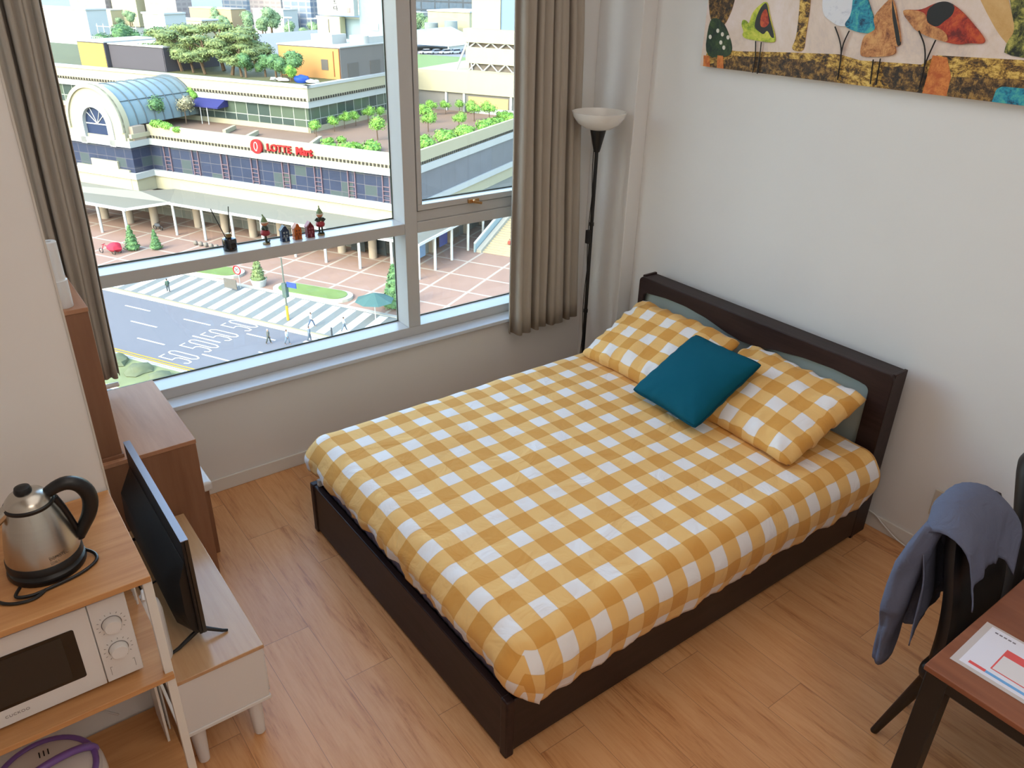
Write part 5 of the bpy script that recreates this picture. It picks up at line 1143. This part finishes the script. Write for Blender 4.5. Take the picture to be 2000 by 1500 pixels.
def crown(mb, c, rx, ry, rz, n, size, rnd):
    c = Vector(c)
    for _ in range(n):
        while True:
            p = Vector((rnd.uniform(-1, 1), rnd.uniform(-1, 1), rnd.uniform(-1, 1)))
            if .35 < p.length < 1: break
        q = c + Vector((p.x * rx, p.y * ry, p.z * rz)); nn = (p + Vector((rnd.uniform(-.7, .7), rnd.uniform(-.7, .7), rnd.uniform(-.2, .9)))).normalized()
        a = nn.orthogonal().normalized(); a.rotate(Matrix.Rotation(rnd.uniform(0, 6.28), 3, nn)); b = nn.cross(a); s = size * rnd.uniform(.6, 1.3)
        mb.add([q - a * s, q + b * s * .55, q + a * s, q - b * s * .55], [(0, 1, 2, 3)])
def tree(kind, mat, seed, label, loc, group, name='tree'):
    rnd = random.Random(seed); t = thing(name, loc, label, 'tree', group, city=True); x, y, z = loc; cr = MB(); tr_ = MB()
    if kind == 'pine':      # flat layered pads on a bent trunk
        tr_.tube([(x, y, z), (x + .2, y + .3, z + 1.5), (x - .2, y - .2, z + 3.2), (x, y, z + 4.6)], [.22, .18, .14, .06], 7)
        for i in range(9):
            a = rnd.uniform(0, 6.28); r = rnd.uniform(.4, 2.0); h = z + rnd.uniform(2.0, 4.8); p = (x + r * math.cos(a), y + r * math.sin(a), h)
            tr_.tube([(x, y, h - 1), p], [.08, .03], 5); cr.ball(p, 1.1, 1.1, .34, 9, 5, .5, i + seed); crown(cr, p, 1.5, 1.5, .55, 300, .14, rnd)
    elif kind == 'round':
        tr_.tube([(x, y, z), (x, y, z + 1.8)], [.2, .14], 7)
        for i in range(7):
            a = rnd.uniform(0, 6.28); r = rnd.uniform(0, 1.0); p = (x + r * math.cos(a), y + r * math.sin(a), z + rnd.uniform(1.6, 3.4)); cr.ball(p, .8, .8, .7, 9, 6, .5, i + seed); crown(cr, p, 1.15, 1.15, 1.0, 320, .13, rnd)
    elif kind == 'small':   # young airy tree
        tr_.tube([(x, y, z), (x + .05, y, z + 1.6)], [.07, .04], 6)
        for i in range(4):
            a = rnd.uniform(0, 6.28); p = (x + .4 * math.cos(a), y + .4 * math.sin(a), z + rnd.uniform(1.5, 2.3)); cr.ball(p, .4, .4, .35, 7, 5, .5, i + seed); crown(cr, p, .75, .75, .6, 200, .10, rnd)
    elif kind == 'shrub':
        tr_.tube([(x, y, z), (x, y, z + .5)], [.08, .05], 5)
        for i in range(4): p = (x + rnd.uniform(-.6, .6), y + rnd.uniform(-.6, .6), z + .5); cr.ball(p, .6, .6, .4, 7, 5, .5, i + seed); crown(cr, p, .9, .9, .6, 110, .17, rnd)
    elif kind == 'cone':
        tr_.tube([(x, y, z), (x, y, z + .8)], [.12, .1], 6)
        for i in range(6): h = z + .5 + i * .55; r = 1.25 - i * .2; cr.ball((x, y, h), r * .8, r * .8, .5, 9, 5, .3, i + seed); crown(cr, (x, y, h), r, r, .5, 150, .16, rnd)
    cr.build('foliage', mat, t, sharp=180); tr_.build('trunk', c_bark, t); return t
def scatter(proto, spots, labels, rnd=random.Random(7)):
    for i, (x, y, z, s) in enumerate(spots): dup(proto, (x, y, z), True, rnd.uniform(0, 6.28), labels if isinstance(labels, str) else labels[i], s)
p = tree('pine', l_pine, 1, 'broad flat-topped pine on the upper roof left of the rooftop lawn', (20.5, 62.0, 21), 'pines on the upper roof')
p.scale = (1.35,) * 3
scatter(p, [(20, 57.0, 21, 1.35), (18.8, 50.8, 21, 1.25), (20.5, 46.6, 21, 1.4), (24.5, 52.0, 21, 1.6), (25, 58.5, 21, 1.5), (27, 47, 21, 1.5), (19.4, 53.9, 21, 1.0), (28, 63.5, 21, 1.4), (19.3, 43.6, 21, 1.05)], 'layered green pine in the roof garden between the grey and orange rooftop buildings')
for o in list(COL.objects):
    if o.name.startswith('tree') and o.get('group') == 'pines on the upper roof': o['label'] = 'layered green pine in the roof garden between the grey and orange rooftop buildings'
p = tree('round', l_dark, 2, 'dense dark green tree on the upper roof before the orange wall', (20.0, 37.2, 21), 'round trees on the upper roof')
scatter(p, [(20.6, 34.2, 21, 1.15), (19.4, 35.6, 21, .9), (19.2, 42.6, 21, 1.0), (21.5, 40.6, 21, .9)], 'dense dark green tree on the upper roof before the orange wall')
p = tree('round', l_bright, 4, 'small bright green tree at the roof edge left of the blue tarpaulin', (18.6, 33.2, 21), None); p.scale = (.62,) * 3
p = tree('round', l_dark, 12, 'large dark tree behind the yellow rooftop block', (34, 84, 20), 'dark trees behind the yellow rooftop block')
p.scale = (1.7,) * 3; scatter(p, [(36, 78, 20, 1.6), (33, 88.5, 19, 1.5), (38, 73, 20, 1.3)], 'large dark tree behind the yellow rooftop block')
p = tree('small', l_bright, 3, 'young light green tree on the lower terrace right of the shop sign', (18.5, 25.6, 14.15), 'young trees on the terrace')
scatter(p, [(21.5, 25.8, 14.15, 1.1), (24.5, 25.7, 14.15, 1.0), (28, 25.6, 14.15, 1.15), (31, 25.2, 14.15, 1.0), (35, 24.6, 14.15, 1.1), (15.3, 27.0, 14.15, .8), (13.6, 25.4, 14.15, 1.0), (38.5, 22.5, 14.15, 1.0), (41, 20.8, 14.15, 1.1), (43.5, 19.4, 14.15, 1.0), (45.8, 17.8, 14.15, 1.0), (46, 15.6, 14.15, 1.0), (33, 17.5, 14.15, 1.3), (26, 13.0, 14.15, 1.3), (21, 14.4, 14.15, 1.3), (16, 16.0, 14.15, 1.5), (30, 9.6, 14.15, 1.2), (39, 11.4, 14.15, 1.4), (40.4, 9.2, 14.15, 1.4)], 'young light green tree on the lower terrace right of the shop sign')
p = tree('shrub', l_bright, 6, 'low bright green shrub on the terrace edge behind the parapet', (8, 14.6, 14.15), 'shrubs along the terrace parapet', 'shrub')
scatter(p, [(5.4, 17.0, 14.3, 1.0), (6.0, 14.6, 14.3, 1.2), (9.5, 12.4, 14.15, 1.3), (7.0, 11.0, 14.2, 1.2), (12.5, 9.6, 14.15, 1.3), (10, 7.6, 14.15, 1.3), (14.5, 6.4, 14.2, 1.2), (16.5, 8.8, 14.15, 1.3), (19.5, 6.4, 14.2, 1.3), (22.5, 8.0, 14.15, 1.3), (25, 6.2, 14.2, 1.3), (28, 7.2, 14.15, 1.3), (31, 6.0, 14.2, 1.3), (34.5, 7.0, 14.15, 1.4), (37, 5.8, 14.2, 1.3), (41, 6.0, 14.2, 1.4), (43.5, 7.6, 14.2, 1.3), (12, 19.5, 14.15, .8), (10, 20.8, 14.15, .8)], 'low bright green shrub on the terrace edge behind the parapet')
p = tree('shrub', l_bright, 16, 'bright green creeper spilling over the parapet beside the arch', (4.0, 47.8, 15.0), 'creepers beside the arch', 'shrub')
scatter(p, [(3.8, 46.2, 15.0, .8), (3.7, 44.8, 14.9, .8), (3.6, 43.4, 14.7, .7)], 'bright green creeper spilling over the parapet beside the arch')
p = tree('round', l_bright, 18, 'bright yellow green bush climbing the upper wall behind the barrel skylight', (15.5, 50.8, 16.4), None); p.scale = (.8,) * 3
tree('small', l_dark, 19, 'green tree on the terrace before the barrel skylight', (6.5, 50.2, 14.2), None).scale = (1.7,) * 3
tree('small', l_grey, 20, 'greyish bare shrub beside the barrel skylight near the awning', (11.5, 49.2, 14.2), None).scale = (1.7,) * 3
tree('cone', l_dark, 21, 'left one of two clipped conical trees on the plaza by the red bicycles', (-8.8, 42.6, 0), 'conical plaza trees')
dup(bpy.data.objects['tree.%03d' % (len([o for o in COL.objects if o.type == 'EMPTY' and o.name.startswith('tree')]) - 1)] if False else [o for o in COL.objects if o.get('group') == 'conical plaza trees'][0], (-7.0, 39.9, 0), True, 1, 'right one of two clipped conical trees on the plaza, the shorter one', .8)
pt_ = thing('potted_tree', (-12.0, 16.9, 0), 'conical potted tree in a white planter at the edge of the crossing', 'potted tree', city=True)
MB().lathe((-12.0, 16.9, 0), [(.8, 0), (1.05, .9), (.95, .95), (.9, .7)], 20).build('planter', c_white, pt_)
cr = MB(); rr = random.Random(5)
for i in range(6): h = 1.1 + i * .5; r = 1.1 - i * .17; cr.ball((-12, 16.9, h), r * .8, r * .8, .45, 9, 5, .3, i); crown(cr, (-12, 16.9, h), r, r, .45, 150, .15, rr)
cr.build('foliage', leaf_mat('potted_leaves', (84, 106, 70), (130, 146, 92)), pt_, sharp=180)
gt = tree('cone', l_dark, 23, 'tall green conical tree at the right end of the plaza behind the teal parasol', (-10.4, -2.6, 0), None); gt.scale = (1.5,) * 3

# --- street furniture
pr = thing('parasol', (-14.6, -2.6, 0), 'teal grey parasol beside the crossing at the bottom right', 'parasol', city=True)
MB().cyl((-14.6, -2.6, 0), (-14.6, -2.6, 3.2), .06, n=8).build('pole', c_post, pr); MB().lathe((-14.6, -2.6, 2.4), [(2.3, 0), (2.2, .06), (.1, .9)], 8).build('canopy', c_teal, pr, sharp=10)
sg = thing('signal_pole', (-19.5, 6.3, 0), 'tall pole with yellow foot, green signal box and blue street sign', 'pole', city=True)
MB().cyl((-19.5, 6.3, 1.6), (-19.5, 6.3, 7.6), .11, .08, 10).build('pole', CM('pole_grey', (120, 128, 118)), sg); MB().cyl((-19.5, 6.3, 0), (-19.5, 6.3, 1.8), .16, n=10).build('foot', yel, sg)
MB().box(-19.75, 5.95, 2.9, -19.25, 6.5, 4.6).build('signal_box', CM('signal_green', (96, 118, 112)), sg, smooth=False)
MB().box(-19.55, 4.6, 4.2, -19.45, 5.9, 4.8).build('street_sign', CM('street_sign_blue', (62, 92, 190)), sg, smooth=False)
rs = thing('speed_sign', (-14.0, 18.8, 0), 'round red rimmed speed limit sign with a board below, by the crossing', 'sign', city=True)
MB().cyl((-13.8, 18.4, 0), (-13.8, 18.4, 2.6), .05, n=6).build('pole', c_post, rs); MB().cyl((-13.95, 18.4, 2.5), (-14.0, 18.4, 2.5), .62, n=20).build('disc', c_post, rs)
MB().tube([(-14.02, 18.4 + .55 * math.cos(a), 2.5 + .55 * math.sin(a)) for a in [i * PI / 10 for i in range(20)]], .09, 5, True).build('red_rim', c_red, rs)
text_mesh('20', .62, .01, 'number', CM('print_dark', (50, 50, 60)), rs, (-14.03, 18.75, 2.28), tr)
MB().box(-15.0, 17.9, .25, -14.9, 19.9, 1.5).build('notice_board', CM('board_grey', (120, 116, 110)), rs, smooth=False)
bk = thing('red_tricycle', (-11.4, 44.6, 0), 'red covered delivery tricycle parked on the plaza at the left', 'tricycle', city=True)
MB().ball((-11.0, 43.6, .9), .9, 1.1, .7, 10, 7, .3, 2).build('cover', CM('cover_red', (216, 60, 84)), bk)
for x, y in ((-11.8, 45.4), (-10.6, 43.2), (-11.6, 43.2)): MB().tube([(x, y + .35 * math.cos(a), .36 + .35 * math.sin(a)) for a in [i * PI / 6 for i in range(12)]], .06, 5, True).build('wheel', m_black, bk)
MB().tube([(-11.6, 45.4, .4), (-11.5, 45.1, 1.2), (-11.2, 44.2, .8)], .07, 6).tube([(-11.9, 45.0, 1.25), (-11.1, 45.2, 1.25)], .04, 5).build('frame', MATS['city_cover_red'], bk)
mc = thing('motorcycle', (.6, 47.2, 0), 'small dark motorcycle parked beside a stone column', 'motorcycle', city=True)
for y in (46.6, 47.9): MB().tube([(.4, y + .3 * math.cos(a), .32 + .3 * math.sin(a)) for a in [i * PI / 6 for i in range(12)]], .08, 5, True).build('wheel', m_black, mc)
MB().ball((.4, 47.3, .75), .22, .6, .28).build('body', CM('bike_grey', (120, 124, 130)), mc); MB().tube([(.4, 46.6, .4), (.4, 46.8, 1.2)], .05, 6).tube([(.05, 46.85, 1.25), (.75, 46.85, 1.25)], .04, 5).build('handlebar', m_black, mc)
for i in range(5): tag(MB().ball((-2.8, 32.5 + i * 1.0, .35), .33, .33, .36, 10, 7, .1, i).build('stone_bollard', CM('bollard', (150, 140, 128)), city=True), 'round grey stone bollard on the plaza behind the canopy posts', 'bollard', 'stone bollards on the plaza')
for x, y in ((-20.9, -.9), (-21.0, -3.5)): tag(MB().cyl((x, y, 0), (x, y, 1.0), .09, n=8).build('street_post', CM('post_dark', (70, 74, 80)), city=True), 'thin dark street post at the end of the wide crossing', 'post', 'dark street posts')

# --- people on the street: one continuous skinned body each, clothes as children
def person(x, y, face, top, bottom, hair, stride, label, hat=False):
    t = thing('person', (x, y, 0), label, 'person', city=True); fd = Vector((math.cos(face), math.sin(face), 0)); sd = Vector((-fd.y, fd.x, 0)); o = Vector((x, y, 0))
    def P(f, s_, z): return o + fd * f + sd * s_ + Vector((0, 0, z))
    skin = CM('person_skin', (206, 160, 130)); s = stride
    mb = MB()
    for sg_ in (-1, 1):
        mb.tube([P(0, .09 * sg_, .92), P(s * .18 * sg_, .10 * sg_, .50), P(s * .34 * sg_ - .04, .10 * sg_, .09), P(s * .34 * sg_ + .10, .10 * sg_, .04)], [.095, .065, .04, .035], 8)
        mb.tube([P(0, .17 * sg_, 1.42), P(-s * .10 * sg_ , .23 * sg_, 1.14), P(-s * .18 * sg_ + .10, .22 * sg_, .92), P(-s * .2 * sg_ + .14, .22 * sg_, .84)], [.055, .042, .032, .03], 7)
    mb.tube([P(0, 0, .86), P(0, 0, 1.0), P(.01, 0, 1.25), P(0, 0, 1.42), P(0, 0, 1.48), P(.01, 0, 1.54)], [.13, .125, .15, .15, .06, .05], 10).ball(P(.02, 0, 1.62), .085, .08, .11, 10, 8)
    mb.build('body', skin, t, sharp=180)
    tp_ = MB().tube([P(0, 0, .90), P(0, 0, 1.0), P(.01, 0, 1.25), P(0, 0, 1.43), P(0, 0, 1.48)], [.16, .15, .18, .175, .08], 10)
    for sg_ in (-1, 1): tp_.tube([P(0, .16 * sg_, 1.43), P(-s * .10 * sg_, .235 * sg_, 1.14), P(-s * .16 * sg_ + .07, .23 * sg_, .98)], [.075, .062, .05], 7)
    tp_.build('top', CM('cloth_%d_%d' % (top[0], top[2]), top), t, sharp=180); tr_ = MB()
    for sg_ in (-1, 1): tr_.tube([P(0, .08 * sg_, .97), P(s * .18 * sg_, .10 * sg_, .50), P(s * .33 * sg_ - .03, .10 * sg_, .12)], [.12, .085, .065], 8)
    tr_.build('trousers', CM('cloth_%d_%d' % (bottom[0], bottom[2]), bottom), t, sharp=180)
    MB().ball(P(-.01, 0, 1.67), .098, .092, .085, 10, 6).build('hat' if hat else 'hair', CM('hair_%d' % hair[0], hair), t)
person(-19.0, 25.4, R(60), (84, 112, 100), (70, 84, 88), (50, 44, 40), .5, 'person in a green jacket and dark trousers walking over the crossing at the left')
person(-19.8, 2.7, R(-70), (226, 222, 216), (92, 112, 140), (40, 34, 32), 1.1, 'person in a white top and blue trousers striding over the crossing right of the pole')
person(-25.8, 3.9, R(-60), (110, 112, 104), (88, 96, 92), (228, 226, 220), .7, 'person with a white hat and a dark grey jacket on the small crossing, leftmost', True)
person(-25.0, 2.0, R(-80), (206, 216, 222), (120, 140, 160), (48, 44, 44), .7, 'person in pale blue clothes in the middle of the small crossing')
person(-23.2, .4, R(-60), (130, 146, 160), (104, 118, 134), (44, 40, 40), .5, 'person in a grey blue coat on the small crossing, rightmost of the three')
person(-19.2, -1.4, R(-40), (188, 196, 200), (120, 136, 150), (60, 54, 50), 1.0, 'person in light grey walking at the right end of the wide crossing')
person(17.0, -5.6, R(180), (206, 96, 84), (92, 72, 66), (46, 38, 34), .5, 'person in a red top coming down the outdoor staircase')

# --- beyond the building
dk_ = CS('parking_deck', MB().box(125, 60, 12.2, 330, 190, 13.0), CM('deck_asphalt', (150, 152, 156), vs=.1), loc=(125, 60, 12.2), smooth=False)
tag(MB().box(70, 60, 12.4, 150, 116, 13.6).build('hedge_lawn', c_grass, city=True, smooth=False), 'green lawn strip before the parked cars beyond the shopping building', 'lawn')
def car(x, y, rz, col, label):
    c = Vector((0, 0, 0)); t = thing('car', (x, y, 13.0), label, 'car', 'cars on the far parking deck', city=True)
    t.matrix_world = CITY_M @ Matrix.Translation((x, y, 13.0)) @ Matrix.Rotation(rz, 4, 'Z'); X, Y = x, y
    def sh(ps): return [(X + a, 13.0 + b) for a, b in ps]
    pf = [(-2.2, .35), (2.2, .35), (2.25, .8), (1.3, .95), (-1.9, 1.0), (-2.25, .85)]; cbn = [(-1.9, .98), (1.2, .95), (.55, 1.5), (-1.4, 1.52)]
    MB().prism(sh(pf), 'y', Y - .88, Y + .88).prism(sh([(-1.38, 1.47), (.55, 1.45), (.5, 1.54), (-1.36, 1.56)]), 'y', Y - .72, Y + .72).build('body', CM('car_%d' % col[0], col, .3), t, bevel=.08)
    MB().prism(sh(cbn), 'y', Y - .76, Y + .76).build('windows', CM('car_glass', (50, 58, 70), .1), t, bevel=.05)
    for a in (-1.4, 1.4):
        for b in (-.8, .8): MB().cyl((X + a, Y + b - .1, 13.34), (X + a, Y + b + .1, 13.34), .34, n=12).build('wheel', m_black, t)
    return t
for i, (x, y, c_, l_) in enumerate(((158, 89.5, (232, 226, 224), 'white'), (160, 86.8, (190, 196, 202), 'silver'), (162, 84.2, (226, 230, 232), 'white'), (165, 82.2, (200, 210, 222), 'pale blue'), (168, 80.0, (96, 104, 128), 'dark blue'), (171, 77.9, (74, 80, 100), 'dark blue'), (180, 90, (220, 224, 228), 'white'), (183, 87, (110, 120, 140), 'grey blue'), (186, 84, (210, 214, 220), 'silver'),
                                    (229, 139, (220, 224, 226), 'white'), (230, 136, (90, 96, 106), 'dark grey'), (231, 133, (214, 220, 224), 'white'))):
    ths = ['first', 'second', 'third', 'fourth', 'fifth', 'sixth'][i % 6]
    car(x, y, R(150), c_, l_ + ' car, ' + (ths + ' from the left in the front parked row' if i < 6 else ('in the second parked row behind, ' + ('left end', 'middle', 'right end')[i - 6] if i < 9 else 'in the small far row above the white tent roof, ' + ('left end', 'middle', 'right end')[i - 9])))
tn = thing('tent_roof', (170, 96, 13), 'white pitched tent roof beside the parked cars', 'tent', city=True)
MB().prism([(84, 15.2), (97, 19.8), (110, 15.2)], 'x', 165, 190).build('canvas', CM('tent_white', (226, 236, 232)), tn, smooth=False); MB().box(165, 84.6, 13, 190, 84.9, 15.4).build('poles', c_post, tn, smooth=False)
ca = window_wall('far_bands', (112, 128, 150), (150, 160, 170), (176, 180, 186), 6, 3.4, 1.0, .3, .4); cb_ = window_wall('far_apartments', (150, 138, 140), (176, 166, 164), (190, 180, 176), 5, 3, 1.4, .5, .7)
def far(name, x, y0, y1, z0, z1, mats, label, dx=25, extra=None):
    t = thing(name, (x, (y0 + y1) / 2, z0), label, 'building', city=True)
    MB().box(x, y0, z0, x + dx, y1, z1).build('walls', mats[0], t, smooth=False)
    MB().box(x - .3, y0 - .3, z1, x + dx, y1 + .3, z1 + .5).build('roof', mats[1], t, smooth=False)
    return t
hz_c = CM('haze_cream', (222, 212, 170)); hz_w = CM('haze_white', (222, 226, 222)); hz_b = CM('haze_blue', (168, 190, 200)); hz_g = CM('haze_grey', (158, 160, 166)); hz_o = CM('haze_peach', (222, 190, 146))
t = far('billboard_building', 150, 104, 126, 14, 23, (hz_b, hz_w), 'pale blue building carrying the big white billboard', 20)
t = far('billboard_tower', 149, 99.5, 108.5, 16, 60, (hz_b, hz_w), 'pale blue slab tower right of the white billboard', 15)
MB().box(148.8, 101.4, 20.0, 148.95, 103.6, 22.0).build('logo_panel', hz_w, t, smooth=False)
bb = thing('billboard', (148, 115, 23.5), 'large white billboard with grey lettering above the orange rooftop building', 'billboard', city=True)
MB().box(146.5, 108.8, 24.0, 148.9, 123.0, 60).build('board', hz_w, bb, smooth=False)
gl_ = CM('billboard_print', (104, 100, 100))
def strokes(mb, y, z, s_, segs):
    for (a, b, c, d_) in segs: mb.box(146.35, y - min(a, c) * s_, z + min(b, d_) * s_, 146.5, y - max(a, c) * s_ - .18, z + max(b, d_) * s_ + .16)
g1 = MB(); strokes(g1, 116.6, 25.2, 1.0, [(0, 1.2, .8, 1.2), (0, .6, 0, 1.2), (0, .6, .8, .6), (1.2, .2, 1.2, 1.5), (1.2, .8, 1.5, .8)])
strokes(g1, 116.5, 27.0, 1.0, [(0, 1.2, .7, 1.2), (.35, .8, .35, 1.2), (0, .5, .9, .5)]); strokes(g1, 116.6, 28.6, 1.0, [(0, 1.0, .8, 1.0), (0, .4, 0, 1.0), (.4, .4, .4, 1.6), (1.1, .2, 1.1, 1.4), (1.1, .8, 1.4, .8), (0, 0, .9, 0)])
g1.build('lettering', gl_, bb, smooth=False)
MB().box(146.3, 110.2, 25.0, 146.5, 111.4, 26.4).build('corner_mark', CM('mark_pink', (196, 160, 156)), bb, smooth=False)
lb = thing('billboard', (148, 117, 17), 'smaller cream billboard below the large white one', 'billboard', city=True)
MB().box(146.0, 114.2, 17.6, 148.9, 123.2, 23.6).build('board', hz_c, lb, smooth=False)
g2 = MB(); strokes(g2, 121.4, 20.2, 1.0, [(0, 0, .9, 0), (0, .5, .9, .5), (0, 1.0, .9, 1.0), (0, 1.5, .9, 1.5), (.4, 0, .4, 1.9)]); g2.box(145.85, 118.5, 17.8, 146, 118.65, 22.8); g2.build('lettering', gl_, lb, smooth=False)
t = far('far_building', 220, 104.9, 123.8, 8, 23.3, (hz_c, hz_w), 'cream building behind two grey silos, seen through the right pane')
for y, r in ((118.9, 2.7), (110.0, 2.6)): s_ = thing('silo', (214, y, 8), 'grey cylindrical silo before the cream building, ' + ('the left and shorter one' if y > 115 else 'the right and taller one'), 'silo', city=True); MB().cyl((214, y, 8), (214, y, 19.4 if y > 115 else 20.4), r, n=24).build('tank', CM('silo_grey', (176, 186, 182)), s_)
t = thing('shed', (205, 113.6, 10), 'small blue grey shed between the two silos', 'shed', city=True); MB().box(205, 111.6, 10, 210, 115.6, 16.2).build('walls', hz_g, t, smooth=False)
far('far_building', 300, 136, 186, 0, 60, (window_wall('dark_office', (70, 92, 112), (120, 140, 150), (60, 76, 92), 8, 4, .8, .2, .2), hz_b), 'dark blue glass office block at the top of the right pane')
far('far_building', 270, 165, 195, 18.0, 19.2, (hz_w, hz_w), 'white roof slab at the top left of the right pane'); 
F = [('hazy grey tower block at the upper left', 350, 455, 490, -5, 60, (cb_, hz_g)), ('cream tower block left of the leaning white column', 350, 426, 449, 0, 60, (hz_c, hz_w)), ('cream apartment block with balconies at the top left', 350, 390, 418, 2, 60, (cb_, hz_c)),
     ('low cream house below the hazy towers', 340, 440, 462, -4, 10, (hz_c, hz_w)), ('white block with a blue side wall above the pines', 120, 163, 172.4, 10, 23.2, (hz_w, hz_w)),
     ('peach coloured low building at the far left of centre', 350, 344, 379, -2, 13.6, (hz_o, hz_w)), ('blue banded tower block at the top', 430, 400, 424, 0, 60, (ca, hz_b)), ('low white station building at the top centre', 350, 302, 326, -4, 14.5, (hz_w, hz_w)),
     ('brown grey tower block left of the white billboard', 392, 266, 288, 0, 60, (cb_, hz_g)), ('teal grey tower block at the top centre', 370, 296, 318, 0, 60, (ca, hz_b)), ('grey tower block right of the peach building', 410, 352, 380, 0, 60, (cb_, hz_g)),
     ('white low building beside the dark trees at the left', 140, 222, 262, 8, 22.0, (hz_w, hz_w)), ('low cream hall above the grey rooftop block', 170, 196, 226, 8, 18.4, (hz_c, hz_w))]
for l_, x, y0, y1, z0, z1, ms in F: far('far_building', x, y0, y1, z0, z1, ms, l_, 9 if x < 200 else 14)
rw = thing('railway_viaduct', (300, 300, 0), 'long grey railway viaduct crossing behind the roof garden', 'viaduct', city=True)
MB().obox((300, 262, .8), (.25, 1, 0), (1, -.25, 0), (0, 0, 1), 110, 6, 1.4).build('deck', hz_g, rw, smooth=False); MB().obox((294, 262, 3.0), (.25, 1, 0), (1, -.25, 0), (0, 0, 1), 110, .3, .8).build('parapet', CM('haze_dark', (128, 136, 140)), rw, smooth=False)
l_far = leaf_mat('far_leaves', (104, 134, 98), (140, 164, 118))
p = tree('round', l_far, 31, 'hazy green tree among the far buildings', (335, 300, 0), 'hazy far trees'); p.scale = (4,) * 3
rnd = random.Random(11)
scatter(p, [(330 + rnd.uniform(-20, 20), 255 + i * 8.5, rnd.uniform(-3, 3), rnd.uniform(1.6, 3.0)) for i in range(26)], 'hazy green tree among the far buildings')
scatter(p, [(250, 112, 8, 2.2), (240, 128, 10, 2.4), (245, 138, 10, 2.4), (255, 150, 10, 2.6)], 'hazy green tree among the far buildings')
p = thing('street_lamp', (250, 200, 5), 'white street lamp standing before the railway viaduct', 'street lamp', 'far street lamps', city=True)
MB().cyl((250, 200, 5), (250, 200, 17), .28, n=6).build('pole', c_post, p); MB().box(248.5, 198, 16.6, 251, 202, 17.1).build('lamp_head', c_post, p, smooth=False)
scatter(p, [(250, 176, 5, 1), (262, 228, 4, 1), (262, 214, 4, 1)], 'white street lamp standing before the railway viaduct')

# every repeated tree, shrub, sack and bollard in view gets its own place in its row
def ordinal_labels(group, fmt, keys=None):
    from bpy_extras.object_utils import world_to_camera_view as wv
    bpy.context.view_layer.update()
    os_ = [o for o in COL.objects if o.get('group') == group and o.parent is None]
    os_.sort(key=lambda o: wv(sc, cam, o.matrix_world.translation).x)
    W_ = 'first second third fourth fifth sixth seventh eighth ninth tenth eleventh twelfth thirteenth fourteenth fifteenth sixteenth seventeenth eighteenth nineteenth twentieth'.split()
    W_ += ['twenty-' + a for a in W_[:9]] + ['thirtieth'] + ['thirty-' + a for a in W_[:9]]
    for i, o in enumerate(os_): o['label'] = fmt.format(W_[i])
for g_, f_ in (('pines on the upper roof', 'layered green pine in the upper roof garden, {} from the left'), ('round trees on the upper roof', 'dense dark green tree before the orange rooftop wall, {} from the left'),
               ('dark trees behind the yellow rooftop block', 'large dark tree behind the yellow rooftop block, {} from the left'), ('young trees on the terrace', 'young light green tree on the lower terrace, {} from the left'),
               ('shrubs along the terrace parapet', 'low bright shrub along the terrace parapet, {} from the left'), ('creepers beside the arch', 'bright creeper on the parapet beside the arch, {} from the left'),
               ('white sacks on the upper roof', 'small white sack near the blue tarpaulin, {} from the left'), ('stone bollards on the plaza', 'round stone bollard on the plaza, {} from the left'),
               ('hazy far trees', 'hazy green tree among the far buildings, {} from the left'), ('far street lamps', 'white street lamp before the railway viaduct, {} from the left'), ('dark street posts', 'thin dark street post at the end of the wide crossing, {} from the left')):
    ordinal_labels(g_, f_)
